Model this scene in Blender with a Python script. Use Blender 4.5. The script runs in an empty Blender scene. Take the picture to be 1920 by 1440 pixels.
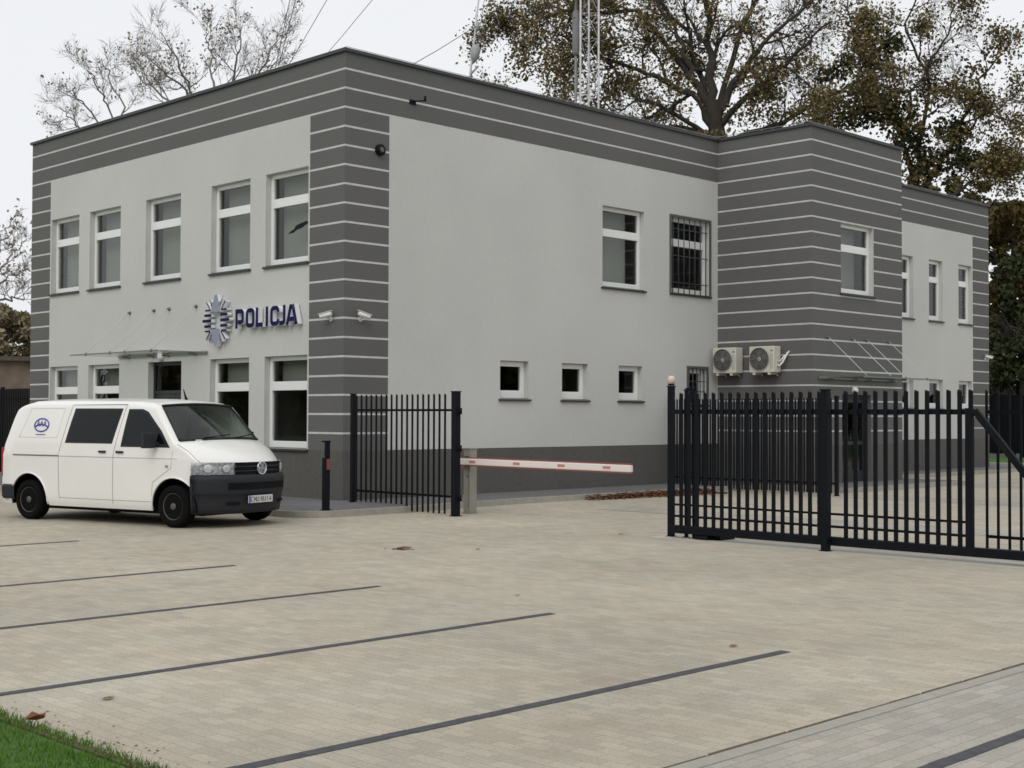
import bpy, bmesh, math, random
import numpy as np
from mathutils import Vector, Matrix
R = math.radians
random.seed(7); rng = np.random.default_rng(7)
scn = bpy.context.scene
COL = scn.collection

# ------------------------------------------------------------------ camera
CAM = Vector((22.545, -17.600, 1.9))
FOC, YAW, PITCH, ROLL = 2545.33, R(134.9387), R(1.3338), R(0.2038)
fw = Vector((math.cos(YAW)*math.cos(PITCH), math.sin(YAW)*math.cos(PITCH), math.sin(PITCH)))
r0 = fw.cross(Vector((0, 0, 1))).normalized(); u0 = r0.cross(fw)
rt = r0*math.cos(ROLL)+u0*math.sin(ROLL); up = -r0*math.sin(ROLL)+u0*math.cos(ROLL)
cam = bpy.data.cameras.new("camera"); co = bpy.data.objects.new("camera", cam); COL.objects.link(co)
M = Matrix((rt, up, -fw)).transposed().to_4x4(); M.translation = CAM
co.matrix_world = M
cam.sensor_width = 36; cam.lens = FOC/1920*36; cam.clip_end = 2000; cam.clip_start = 0.1
scn.camera = co
scn.render.resolution_x, scn.render.resolution_y = 1024, 768

# ------------------------------------------------------------------ world + sun (overcast)
SUN_EL, SUN_AZ = R(42), R(-62)       # direction towards the sun, azimuth from +X
w = bpy.data.worlds.new("World"); scn.world = w; w.use_nodes = True
nt = w.node_tree; nt.nodes.clear()
out = nt.nodes.new('ShaderNodeOutputWorld'); bg = nt.nodes.new('ShaderNodeBackground')
sky = nt.nodes.new('ShaderNodeTexSky'); sky.sky_type = 'NISHITA'; sky.sun_disc = False
sky.sun_elevation = SUN_EL; sky.sun_rotation = R(90)-SUN_AZ; sky.dust_density = 4; sky.air_density = 1
hs = nt.nodes.new('ShaderNodeHueSaturation'); hs.inputs['Saturation'].default_value = 0.08; hs.inputs['Value'].default_value = 0.5
mx = nt.nodes.new('ShaderNodeMixRGB'); mx.inputs[0].default_value = 0.8
mx.inputs[2].default_value = (7.35, 7.50, 7.70, 1)   # even cloud cover
nt.links.new(sky.outputs[0], hs.inputs['Color']); nt.links.new(hs.outputs[0], mx.inputs[1])
nt.links.new(mx.outputs[0], bg.inputs[0]); bg.inputs[1].default_value = 0.115
nt.links.new(bg.outputs[0], out.inputs[0])
sl = bpy.data.lights.new("sun", 'SUN'); sl.energy = 0.68; sl.angle = R(35); sl.color = (1, .96, .9)
so = bpy.data.objects.new("sun", sl); COL.objects.link(so)
sd = Vector((math.cos(SUN_EL)*math.cos(SUN_AZ), math.cos(SUN_EL)*math.sin(SUN_AZ), math.sin(SUN_EL)))
so.rotation_euler = sd.to_track_quat('Z', 'Y').to_euler(); so.location = (0, 0, 40)
vs = scn.view_settings; vs.view_transform = 'Standard'; vs.look = 'None'; vs.exposure = 0.27; vs.gamma = 1
scn.cycles.filter_width = 1.6

# ------------------------------------------------------------------ helpers
def tag(o, label=None, cat=None, group=None, kind=None):
    if label: o['label'] = label
    if cat: o['category'] = cat
    if group: o['group'] = group
    if kind: o['kind'] = kind
    return o
def empty(name, loc, rz=0, **k):
    o = bpy.data.objects.new(name, None); COL.objects.link(o); o.location = loc; o.rotation_euler = (0, 0, rz)
    o.empty_display_size = .3
    return tag(o, **k)

class MB:
    def __init__(s): s.v = []; s.f = []; s.m = []; s.sm = []
    def quad(s, pts, mi=0, smooth=False):
        n = len(s.v); s.v += [tuple(p) for p in pts]; s.f.append(tuple(range(n, n+len(pts)))); s.m.append(mi); s.sm.append(smooth)
    def box(s, a, b, mi=0, bev=0):
        x0, y0, z0 = [min(a[i], b[i]) for i in range(3)]; x1, y1, z1 = [max(a[i], b[i]) for i in range(3)]
        n = len(s.v)
        s.v += [(x0,y0,z0),(x1,y0,z0),(x1,y1,z0),(x0,y1,z0),(x0,y0,z1),(x1,y0,z1),(x1,y1,z1),(x0,y1,z1)]
        for f in ((0,3,2,1),(4,5,6,7),(0,1,5,4),(1,2,6,5),(2,3,7,6),(3,0,4,7)):
            s.f.append(tuple(n+i for i in f)); s.m.append(mi); s.sm.append(False)
    def obox(s, c, ax, ay, az, mi=0):
        """oriented box: centre and half axis vectors"""
        c = Vector(c); ax, ay, az = Vector(ax), Vector(ay), Vector(az); n = len(s.v)
        for k in ((-1,-1,-1),(1,-1,-1),(1,1,-1),(-1,1,-1),(-1,-1,1),(1,-1,1),(1,1,1),(-1,1,1)):
            s.v.append(tuple(c+ax*k[0]+ay*k[1]+az*k[2]))
        for f in ((0,3,2,1),(4,5,6,7),(0,1,5,4),(1,2,6,5),(2,3,7,6),(3,0,4,7)):
            s.f.append(tuple(n+i for i in f)); s.m.append(mi); s.sm.append(False)
    def tube(s, pts, rad, n=8, mi=0, cap=True, smooth=True):
        pts = [Vector(p) for p in pts]
        if not hasattr(rad, '__len__'): rad = [rad]*len(pts)
        b = len(s.v); prev = None
        for i, p in enumerate(pts):
            d = (pts[min(i+1, len(pts)-1)]-pts[max(i-1, 0)]).normalized()
            if prev is None:
                a = Vector((0, 0, 1)) if abs(d.z) < .9 else Vector((1, 0, 0))
                e1 = d.cross(a).normalized()
            else:
                e1 = (prev-d*prev.dot(d)).normalized()
            prev = e1; e2 = d.cross(e1)
            for k in range(n):
                t = 2*math.pi*k/n
                s.v.append(tuple(p+(e1*math.cos(t)+e2*math.sin(t))*rad[i]))
        for i in range(len(pts)-1):
            for k in range(n):
                k2 = (k+1) % n
                s.f.append((b+i*n+k, b+i*n+k2, b+(i+1)*n+k2, b+(i+1)*n+k)); s.m.append(mi); s.sm.append(smooth)
        if cap:
            s.f.append(tuple(b+k for k in range(n))[::-1]); s.m.append(mi); s.sm.append(False)
            s.f.append(tuple(b+(len(pts)-1)*n+k for k in range(n))); s.m.append(mi); s.sm.append(False)
    def lathe(s, c, axis, prof, n=24, mi=0):
        """prof: list of (t along axis, radius)"""
        c = Vector(c); axis = Vector(axis).normalized()
        a = Vector((0, 0, 1)) if abs(axis.z) < .9 else Vector((1, 0, 0))
        e1 = axis.cross(a).normalized(); e2 = axis.cross(e1); b = len(s.v)
        for t, r in prof:
            for k in range(n):
                th = 2*math.pi*k/n
                s.v.append(tuple(c+axis*t+(e1*math.cos(th)+e2*math.sin(th))*r))
        for i in range(len(prof)-1):
            for k in range(n):
                k2 = (k+1) % n
                s.f.append((b+i*n+k, b+i*n+k2, b+(i+1)*n+k2, b+(i+1)*n+k)); s.m.append(mi); s.sm.append(True)
        for base, rev in ((b, True), (b+(len(prof)-1)*n, False)):
            fa = tuple(base+k for k in range(n)); s.f.append(fa[::-1] if rev else fa); s.m.append(mi); s.sm.append(False)
    def prism(s, poly, f2, f1, mi_front=0, mi_side=0):
        """poly 2d; f2(p,0) gives back point, f2(p,1) gives front point"""
        n = len(poly); b = len(s.v)
        for k in (0, 1):
            for p in poly: s.v.append(tuple(f2(p, k)))
        s.f.append(tuple(b+i for i in range(n))[::-1]); s.m.append(mi_side); s.sm.append(False)
        s.f.append(tuple(b+n+i for i in range(n))); s.m.append(mi_front); s.sm.append(False)
        for i in range(n):
            j = (i+1) % n
            s.f.append((b+i, b+j, b+n+j, b+n+i)); s.m.append(mi_side); s.sm.append(False)
    def grid(s, P, mi=0, smooth=True, keep=None):
        nu, nv = len(P), len(P[0]); b = len(s.v)
        for row in P:
            for p in row: s.v.append(tuple(p))
        for i in range(nu-1):
            for j in range(nv-1):
                if keep and not keep(i, j): continue
                s.f.append((b+i*nv+j, b+(i+1)*nv+j, b+(i+1)*nv+j+1, b+i*nv+j+1)); s.m.append(mi); s.sm.append(smooth)
    def build(s, name, mats, parent=None, bevel=0, **k):
        me = bpy.data.meshes.new(name); me.from_pydata(s.v, [], s.f)
        if not isinstance(mats, (list, tuple)): mats = [mats]
        for m in mats: me.materials.append(m)
        me.polygons.foreach_set('material_index', s.m); me.polygons.foreach_set('use_smooth', s.sm)
        me.update()
        o = bpy.data.objects.new(name, me); COL.objects.link(o)
        if parent: o.parent = parent
        if bevel:
            b = o.modifiers.new('bevel', 'BEVEL'); b.width = bevel; b.segments = 2; b.limit_method = 'ANGLE'; b.angle_limit = R(40)
        return tag(o, **k)

def mat(name, col, rough=.7, metal=0, spec=.5, bump=0, bscale=40, var=0, vscale=3, coat=0, var2=0, v2scale=.4):
    m = bpy.data.materials.new(name); m.use_nodes = True; t = m.node_tree; b = t.nodes['Principled BSDF']
    b.inputs['Base Color'].default_value = (*col, 1); b.inputs['Roughness'].default_value = rough
    b.inputs['Metallic'].default_value = metal; b.inputs['Specular IOR Level'].default_value = spec
    if coat: b.inputs['Coat Weight'].default_value = coat; b.inputs['Coat Roughness'].default_value = .05
    tc = t.nodes.new('ShaderNodeTexCoord')
    if var or var2:
        last = None
        for amt, sc in ((var, vscale), (var2, v2scale)):
            if not amt: continue
            n = t.nodes.new('ShaderNodeTexNoise'); n.inputs['Scale'].default_value = sc; n.inputs['Detail'].default_value = 6
            t.links.new(tc.outputs['Object'], n.inputs['Vector'])
            mr = t.nodes.new('ShaderNodeMapRange'); mr.inputs[1].default_value = .25; mr.inputs[2].default_value = .75
            mr.inputs[3].default_value = 1-amt; mr.inputs[4].default_value = 1+amt
            t.links.new(n.outputs[0], mr.inputs[0])
            if last is None: last = mr.outputs[0]
            else:
                mm = t.nodes.new('ShaderNodeMath'); mm.operation = 'MULTIPLY'
                t.links.new(last, mm.inputs[0]); t.links.new(mr.outputs[0], mm.inputs[1]); last = mm.outputs[0]
        vm = t.nodes.new('ShaderNodeVectorMath'); vm.operation = 'SCALE'; vm.inputs[0].default_value = col
        t.links.new(last, vm.inputs['Scale']); t.links.new(vm.outputs[0], b.inputs['Base Color'])
    if bump:
        n = t.nodes.new('ShaderNodeTexNoise'); n.inputs['Scale'].default_value = bscale; n.inputs['Detail'].default_value = 4
        t.links.new(tc.outputs['Object'], n.inputs['Vector'])
        bp = t.nodes.new('ShaderNodeBump'); bp.inputs['Strength'].default_value = bump; bp.inputs['Distance'].default_value = .01
        t.links.new(n.outputs[0], bp.inputs['Height']); t.links.new(bp.outputs[0], b.inputs['Normal'])
    return m
def glassmat(name, tint=(.75, .78, .76), boost=1.0, rough=0.0):
    m = bpy.data.materials.new(name); m.use_nodes = True; t = m.node_tree; t.nodes.clear()
    o = t.nodes.new('ShaderNodeOutputMaterial'); mix = t.nodes.new('ShaderNodeMixShader')
    tr = t.nodes.new('ShaderNodeBsdfTransparent'); gl = t.nodes.new('ShaderNodeBsdfGlossy'); lw = t.nodes.new('ShaderNodeLayerWeight'); lw.inputs[0].default_value = .5
    tr.inputs[0].default_value = (*tint, 1); gl.inputs['Roughness'].default_value = rough
    fr = t.nodes.new('ShaderNodeMath'); fr.operation = 'POWER'; fr.inputs[1].default_value = 5
    fr2 = t.nodes.new('ShaderNodeMath'); fr2.operation = 'MULTIPLY_ADD'; fr2.inputs[1].default_value = .95; fr2.inputs[2].default_value = .04
    t.links.new(lw.outputs['Facing'], fr.inputs[0]); t.links.new(fr.outputs[0], fr2.inputs[0])
    mu = t.nodes.new('ShaderNodeMath'); mu.operation = 'MULTIPLY'; mu.inputs[1].default_value = boost; mu.use_clamp = True
    t.links.new(fr2.outputs[0], mu.inputs[0]); t.links.new(mu.outputs[0], mix.inputs[0])
    t.links.new(tr.outputs[0], mix.inputs[1]); t.links.new(gl.outputs[0], mix.inputs[2]); t.links.new(mix.outputs[0], o.inputs[0])
    return m
def leafmat(name, cols, rough=.8):
    m = bpy.data.materials.new(name); m.use_nodes = True; t = m.node_tree; b = t.nodes['Principled BSDF']
    g = t.nodes.new('ShaderNodeNewGeometry'); tc = t.nodes.new('ShaderNodeTexCoord')
    n = t.nodes.new('ShaderNodeTexNoise'); n.inputs['Scale'].default_value = .45; n.inputs['Detail'].default_value = 3
    t.links.new(tc.outputs['Object'], n.inputs['Vector'])
    a = t.nodes.new('ShaderNodeMath'); a.operation = 'MULTIPLY_ADD'; a.inputs[1].default_value = .5
    s2 = t.nodes.new('ShaderNodeMapRange'); s2.inputs[1].default_value = .3; s2.inputs[2].default_value = .7; s2.inputs[3].default_value = 0; s2.inputs[4].default_value = .5
    t.links.new(n.outputs[0], s2.inputs[0]); t.links.new(g.outputs['Random Per Island'], a.inputs[0]); t.links.new(s2.outputs[0], a.inputs[2])
    cr = t.nodes.new('ShaderNodeValToRGB'); t.links.new(a.outputs[0], cr.inputs[0])
    el = cr.color_ramp.elements
    while len(el) < len(cols): el.new(.5)
    for i, c in enumerate(cols): el[i].position = i/(len(cols)-1); el[i].color = (*c, 1)
    t.links.new(cr.outputs[0], b.inputs['Base Color']); b.inputs['Roughness'].default_value = rough
    b.inputs['Specular IOR Level'].default_value = .2
    return m

# ------------------------------------------------------------------ materials
M_LIGHT = mat('light_plaster', (.555, .557, .540), .92, bump=.35, bscale=120, var=.03, vscale=10, var2=.06, v2scale=.35, spec=.2)
M_DARK = mat('dark_plaster', (.133, .132, .130), .9, bump=.4, bscale=120, var=.05, vscale=18, var2=.05, v2scale=.5, spec=.2)
M_PLINTH = mat('plinth_plaster', (.112, .109, .102), .9, bump=.5, bscale=90, var=.10, vscale=9, var2=.06, v2scale=.8, spec=.2)
M_STRIPE = mat('stripe_paint', (.55, .55, .54), .85, var=.12, vscale=5, spec=.2)
M_COPING = mat('dark_sheet_metal', (.035, .037, .042), .5, spec=.5, var=.1, vscale=4)
M_ROOF = mat('roof_felt', (.09, .09, .09), .95, var=.2)
M_SILL = mat('sill_metal', (.035, .035, .035), .5, var=.08)
M_PVC = mat('white_pvc', (.80, .81, .80), .35, var=.02)
M_GREYFRAME = mat('grey_frame', (.10, .10, .105), .5)
M_GLASS = glassmat('window_glass', (.80, .82, .80), 1.1)
M_BLIND = mat('grey_blind', (.47, .475, .45), .9, var=.05, vscale=2)
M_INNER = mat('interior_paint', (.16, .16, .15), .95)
M_BLACK = mat('black_metal', (.0062, .0078, .011), .5, spec=.12, var=.15, vscale=5)
M_BLACK2 = mat('black_metal_thin', (.006, .007, .009), .55, spec=.10, var=.15, vscale=5)
M_BAR = mat('window_bar_metal', (.05, .055, .065), .5)
M_WHITEPL = mat('white_plastic', (.75, .75, .73), .4)
M_LENS = mat('dark_lens', (.01, .01, .012), .15)
M_STEEL = mat('stainless_rod', (.62, .63, .61), .5)
M_CANGLASS = glassmat('canopy_glass', (.95, .97, .955), 1.0)
M_BLUE = mat('navy_acrylic', (.005, .006, .06), .6, spec=.15)
M_SIGNW = mat('sign_side_white', (.78, .79, .82), .4)
M_SILVER = mat('emblem_silver', (.27, .30, .38), .45, metal=.2, var=.1, vscale=8)
M_ACW = mat('ac_casing', (.62, .60, .52), .5, var=.05, vscale=6)
M_ACG = mat('ac_grille', (.07, .07, .065), .6)
M_PAINT = mat('van_white_paint', (.86, .85, .82), .3, coat=.6, var=.025, vscale=1.5)
M_PLAST = mat('van_plastic', (.020, .022, .027), .6, spec=.3, bump=.2, bscale=200, var=.08)
M_RUB = mat('tyre_rubber', (.007, .007, .007), .9, spec=.08, bump=.3, bscale=60)
M_RIM = mat('steel_rim', (.10, .092, .085), .5, metal=.2, var=.2, vscale=8)
M_SEAM = mat('panel_gap', (.30, .30, .29), .7)
M_VGLASS = mat('tinted_van_glass', (.004, .006, .007), .05, spec=.26)
M_VWIND = glassmat('windscreen_glass', (.74, .84, .78), 1.5)
M_CHROME = mat('chrome', (.75, .75, .77), .12, metal=1)
M_LAMP = mat('headlamp_reflector', (.85, .85, .86), .3, metal=.35)
M_HLG = glassmat('headlamp_glass', (.85, .88, .88), 1.4)
M_DECAL = mat('blue_decal', (.10, .10, .42), .5)
M_PLATE = mat('plate_white', (.62, .62, .62), .4)
M_RED = mat('red_reflector', (.35, .02, .02), .4)
M_SEAT = mat('seat_fabric', (.03, .032, .035), .9)

def paving(name, c1, c2, mortar, patch=.12, rot=0):
    m = bpy.data.materials.new(name); m.use_nodes = True; t = m.node_tree; b = t.nodes['Principled BSDF']
    tc = t.nodes.new('ShaderNodeTexCoord'); mp = t.nodes.new('ShaderNodeMapping'); mp.inputs['Rotation'].default_value = (0, 0, rot)
    t.links.new(tc.outputs['Object'], mp.inputs['Vector'])
    wn = t.nodes.new('ShaderNodeTexNoise'); wn.inputs['Scale'].default_value = 1.2; wn.inputs['Detail'].default_value = 3
    t.links.new(mp.outputs[0], wn.inputs['Vector'])
    wm = t.nodes.new('ShaderNodeVectorMath'); wm.operation = 'MULTIPLY_ADD'; wm.inputs[1].default_value = (.012, .012, 0)
    t.links.new(wn.outputs['Color'], wm.inputs[0]); t.links.new(mp.outputs[0], wm.inputs[2])
    br = t.nodes.new('ShaderNodeTexBrick'); br.inputs['Scale'].default_value = 1
    br.inputs['Brick Width'].default_value = .215; br.inputs['Row Height'].default_value = .108
    br.inputs['Mortar Size'].default_value = .005; br.inputs['Mortar Smooth'].default_value = .3; br.inputs['Bias'].default_value = 0
    br.inputs['Color1'].default_value = (*c1, 1); br.inputs['Color2'].default_value = (*c2, 1); br.inputs['Mortar'].default_value = (*mortar, 1)
    t.links.new(wm.outputs[0], br.inputs['Vector'])
    last = br.outputs['Color']
    for sc, lo, hi, det, w_ in ((.28, 1-patch, 1+patch, 5, 1), (2.2, .94, 1.06, 6, 1), (45, .88, 1.12, 3, 1)):
        n = t.nodes.new('ShaderNodeTexNoise'); n.inputs['Scale'].default_value = sc; n.inputs['Detail'].default_value = det
        t.links.new(tc.outputs['Object'], n.inputs['Vector'])
        mr = t.nodes.new('ShaderNodeMapRange'); mr.inputs[1].default_value = .3; mr.inputs[2].default_value = .7
        mr.inputs[3].default_value = lo; mr.inputs[4].default_value = hi; t.links.new(n.outputs[0], mr.inputs[0])
        v = t.nodes.new('ShaderNodeVectorMath'); v.operation = 'SCALE'
        t.links.new(last, v.inputs[0]); t.links.new(mr.outputs[0], v.inputs['Scale']); last = v.outputs[0]
    # faint drive-through streaks and small dark drips
    mp2 = t.nodes.new('ShaderNodeMapping'); mp2.inputs['Scale'].default_value = (1.6, .12, 1); mp2.inputs['Rotation'].default_value = (0, 0, .5)
    t.links.new(tc.outputs['Object'], mp2.inputs['Vector'])
    for vec, sc, a, c_, lo in ((mp2.outputs[0], 1.3, .52, .72, .93), (tc.outputs['Object'], 1.1, .70, .80, .80)):
        n = t.nodes.new('ShaderNodeTexNoise'); n.inputs['Scale'].default_value = sc; n.inputs['Detail'].default_value = 7
        t.links.new(vec, n.inputs['Vector']); mr = t.nodes.new('ShaderNodeMapRange')
        mr.inputs[1].default_value = a; mr.inputs[2].default_value = c_; mr.inputs[3].default_value = 1; mr.inputs[4].default_value = lo
        t.links.new(n.outputs[0], mr.inputs[0]); v = t.nodes.new('ShaderNodeVectorMath'); v.operation = 'SCALE'
        t.links.new(last, v.inputs[0]); t.links.new(mr.outputs[0], v.inputs['Scale']); last = v.outputs[0]
    # warm / cool drift
    n = t.nodes.new('ShaderNodeTexNoise'); n.inputs['Scale'].default_value = .9; n.inputs['Detail'].default_value = 4
    t.links.new(tc.outputs['Object'], n.inputs['Vector'])
    cr = t.nodes.new('ShaderNodeValToRGB'); cr.color_ramp.elements[0].position = .35; cr.color_ramp.elements[1].position = .65
    cr.color_ramp.elements[0].color = (1.03, .99, .965, 1); cr.color_ramp.elements[1].color = (.985, 1.0, 1.01, 1)
    t.links.new(n.outputs[0], cr.inputs[0])
    v = t.nodes.new('ShaderNodeVectorMath'); v.operation = 'MULTIPLY'; t.links.new(last, v.inputs[0]); t.links.new(cr.outputs[0], v.inputs[1])
    t.links.new(v.outputs[0], b.inputs['Base Color'])
    b.inputs['Roughness'].default_value = .88; b.inputs['Specular IOR Level'].default_value = .25
    bp = t.nodes.new('ShaderNodeBump'); bp.inputs['Strength'].default_value = .35; bp.inputs['Distance'].default_value = .004
    iv = t.nodes.new('ShaderNodeMath'); iv.operation = 'SUBTRACT'; iv.inputs[0].default_value = 1
    t.links.new(br.outputs['Fac'], iv.inputs[1]); t.links.new(iv.outputs[0], bp.inputs['Height']); t.links.new(bp.outputs[0], b.inputs['Normal'])
    return m
M_PAVE = paving('beige_paving', (.450, .412, .332), (.378, .347, .281), (.345, .312, .252))
M_PAVE2 = paving('grey_paving', (.395, .375, .325), (.325, .31, .275), (.28, .265, .235), .14, R(90))
M_PAVE3 = paving('footpath_paving', (.17, .17, .175), (.14, .14, .145), (.09, .09, .09), .1)
M_LINE = mat('dark_marking_block', (.060, .060, .068), .8, var=.25, vscale=9, bump=.3, bscale=30)
M_KERB = mat('kerb_concrete', (.34, .32, .28), .9, var=.12, vscale=6, bump=.3, bscale=60)
M_SOIL = mat('soil_joint', (.10, .075, .045), .95, var=.4, vscale=25)
M_EARTH = mat('ground_far', (.07, .085, .04), .95, var=.3, vscale=.5)
M_GRASS = leafmat('grass_blades', [(.03, .08, .008), (.07, .16, .014), (.10, .20, .025), (.17, .17, .06)])
M_TURF = mat('turf', (.05, .12, .014), .95, var=.4, vscale=12)

# ------------------------------------------------------------------ ground
g = MB()
S = 600
g.quad([(-S, -S, -.06), (S, -S, -.06), (S, S, -.06), (-S, S, -.06)]); g.build('ground', M_EARTH, kind='structure')
def sheet(name, poly, z, m, **k):
    b = MB(); b.quad([(p[0], p[1], z) for p in poly]); return b.build(name, m, **k)
sheet('parking_lot', [(-45, -13.8), (17.92, -13.8), (17.92, 60), (17.92, 34), (-45, 34)][:2]+[(17.92, 33.6), (-45, 33.6)], 0, M_PAVE, kind='structure')
sheet('access_road', [(18.06, -24), (40, -24), (40, 33.6), (18.06, 33.6)], 0, M_PAVE2, kind='structure')
b = MB(); b.box((17.945, -24, -.05), (18.06, 33.6, .006)); b.build('edge_kerb', M_KERB, kind='structure')
b = MB()
y = -24.0
while y < 20:          # ragged soil in the joint beside the edge kerb
    wd = .018+random.random()*.02; l = .25+random.random()*.6
    b.box((17.945-wd-.004, y, -.03), (17.944, y+l, .003+random.random()*.004)); y += l+random.random()*.05
b.build('soil_joint', M_SOIL, kind='structure')
for nm, xs, ye in (('a', 3.56, -7.75), ('b', 7.97, -7.92), ('c', 10.83, -7.93), ('d', 13.58, -8.05), ('e', 16.33, -8.22), ('f', 18.93, -5.5)):
    b = MB(); y = ye
    while y > (-13.8 if xs < 18 else -20):     # marking laid block by block
        l = .2; dx = random.uniform(-.004, .004)
        b.quad([(xs-.05+dx, y-l+.004, .004), (xs+.05+dx, y-l+.004, .004), (xs+.05+dx, y, .004), (xs-.05+dx, y, .004)]); y -= l
    b.build('parking_line', M_LINE, kind='structure')
# band of grey blocks in the yard
for y0, y1 in ((3.2, 4.4), (10.5, 12.0), (18, 21)):
    sheet('paving_band', [(4.2, y0), (17.8, y0), (17.8, y1), (4.2, y1)], .004, M_PAVE2, kind='structure')
# raised footpath round the building with kerb
def kerb_path():
    p = [(-30, -2.75), (.9, -2.75)]
    for a in range(0, 91, 15):
        t = R(-90+a); p.append((1.55+.85*math.cos(t), -1.9+.85*math.sin(t)))
    p += [(2.40, -.4), (2.25, .8), (2.0, 3.2), (1.95, 12.2), (4.6, 12.2), (4.6, 18.6), (1.6, 18.6), (1.6, 31.0), (-30, 31.0)]
    return p
KP = kerb_path()
def inset(path, d):
    res = []
    for i, p in enumerate(path):
        a = Vector(path[max(i-1, 0)]); c = Vector(path[min(i+1, len(path)-1)]); q = Vector(p)
        d1 = (q-a).normalized() if i > 0 else (c-q).normalized(); d2 = (c-q).normalized() if i < len(path)-1 else d1
        n1 = Vector((-d1.y, d1.x)); n2 = Vector((-d2.y, d2.x)); n = (n1+n2); k = n.dot(n1)
        res.append(tuple(q+n*(d/max(k, .3))))
    return res
KI = inset(KP, .10)
b = MB()
for i in range(len(KP)-1):
    a, c, d, e = KP[i], KP[i+1], KI[i+1], KI[i]
    b.quad([(*a, .12), (*c, .12), (*d, .12), (*e, .12)]); b.quad([(*a, -.02), (*c, -.02), (*c, .12), (*a, .12)])
    b.quad([(*d, .08), (*e, .08), (*e, .12), (*d, .12)])
b.build('kerb', M_KERB, kind='structure')
b = MB(); b.quad([(p[0], p[1], .112) for p in KI]); b.build('footpath', M_PAVE3, kind='structure')
# lawn corner
sheet('lawn', [(-45, -40), (17.8, -40), (17.8, -13.88), (-45, -13.88)], .012, M_TURF, kind='structure')
b = MB(); b.box((-45, -13.86, -.05), (17.92, -13.80, .015)); b.build('lawn_edging', M_SOIL, kind='structure')
sheet('yard_lawn', [(-40, 36), (40, 36), (40, 44), (-40, 44)], .03, M_TURF, kind='structure')
b = MB(); b.box((-40, 33.6, -.03), (40, 34.3, .10)); b.build('far_kerb', M_KERB, kind='structure')
N = 26000
b = MB(); xs = rng.uniform(12.9, 17.6, N); ys = -13.80-rng.random(N)**1.3*2.6
for x, y in zip(xs, ys):
    edge = random.random()*.10
    y += edge*.6 if y > -13.92 else 0
    h = random.uniform(.025, .075); a = random.random()*6.283; wd = .0035; tx, ty = random.uniform(-.03, .03), random.uniform(-.03, .03)
    dx, dy = math.cos(a)*wd, math.sin(a)*wd
    n = len(b.v); b.v += [(x-dx, y-dy, .008), (x+dx, y+dy, .008), (x+tx, y+ty, h)]; b.f.append((n, n+1, n+2)); b.m.append(0); b.sm.append(False)
b.build('grass', M_GRASS, label='short green grass at the edge of the paving', cat='grass', kind='stuff')

# ------------------------------------------------------------------ building
Z0, SP, LA, LB, P, W, E_ = 9.192, .4040, 14.34, 13.07, 3.024, 4.70, 11.75
BY = LB+W+E_; TOP = 9.60
PIL = 1.21
STR = [Z0-SP*k for k in range(20)]; SH = .021
bld = empty('police_building', (0, 0, 0), label='two storey light grey police station with dark striped corners and flat roof', cat='building')
WM = [M_LIGHT, M_DARK, M_STRIPE, M_PLINTH]
wall = MB()
def facade(mb, o, ud, nd, u0, u1, ztop, openings, dark_zones, zb=0, depth=.30, rev_mi=0):
    """o origin, ud unit along, nd outward normal; cells cut by stripes, zones and openings"""
    o, ud, nd = Vector(o), Vector(ud), Vector(nd)
    us = {u0, u1}; zs = {zb, ztop, 1.15, 8.384}
    for z in STR: zs |= {z-SH, z+SH}
    for a, c, d, e in openings: us |= {a, c}; zs |= {d, e}
    for a, c in dark_zones: us |= {max(a, u0), min(c, u1)}
    us = sorted(u for u in us if u0 <= u <= u1); zs = sorted(z for z in zs if zb <= z <= ztop)
    flip = ud.cross(Vector((0, 0, 1))).dot(nd) < 0
    for i in range(len(us)-1):
        for j in range(len(zs)-1):
            ua, ub, za, zc = us[i], us[i+1], zs[j], zs[j+1]
            if ub-ua < 1e-6 or zc-za < 1e-6: continue
            um, zm = (ua+ub)/2, (za+zc)/2
            if any(a < um < c and d < zm < e for a, c, d, e in openings): continue
            dark = any(a < um < c for a, c in dark_zones); st = any(abs(zm-z) < SH for z in STR)
            band = zm > 8.384
            if zm < 1.15: mi = 3
            elif (dark or zm > 8.384-SH) and st: mi = 2
            elif dark or band: mi = 1
            else: mi = 0
            q = [o+ud*ua+Vector((0, 0, za)), o+ud*ub+Vector((0, 0, za)), o+ud*ub+Vector((0, 0, zc)), o+ud*ua+Vector((0, 0, zc))]
            mb.quad(q[::-1] if flip else q, mi)
    for a, c, d, e in openings:
        mi = 1 if (rev_mi == 9 and d < 1) else (0 if rev_mi == 9 else rev_mi)
        for (ua, za), (ub, zc) in (((a, d), (c, d)), ((c, d), (c, e)), ((c, e), (a, e)), ((a, e), (a, d))):
            p, q = o+ud*ua+Vector((0, 0, za)), o+ud*ub+Vector((0, 0, zc))
            f = [p, p-nd*depth, q-nd*depth, q]; mb.quad(f, mi)
UZ, LZ = (5.22, 7.29), (1.17, 3.20)
AX = [(-13.13, -11.54), (-10.95, -9.32), (-8.06, -6.42), (-5.07, -3.46), (-2.85, -1.26)]
A_op = [(a, c, *UZ) for a, c in AX]+[(a, c, *LZ) for i, (a, c) in enumerate(AX) if i != 2]+[(-7.88, -6.33, .13, 3.2)]
B_op1 = [(8.21, 9.86, 5.17, 7.23), (10.98, 12.68, 5.2, 7.24), (4.60, 5.55, 2.30, 3.19), (6.72, 7.66, 2.30, 3.19), (8.85, 9.79, 2.30, 3.19), (11.73, 12.56, 2.22, 3.2)]
C_op = [(14.5, 16.2, 5.24, 7.15), (14.55, 16.05, .13, 2.5)]
D_op = [(a, c, d, e) for a, c in ((20.9, 21.87), (23.02, 23.99), (25.08, 26.04), (27.2, 28.2)) for d, e in ((5.2, 7.28), (2.2, 3.18))]
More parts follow.
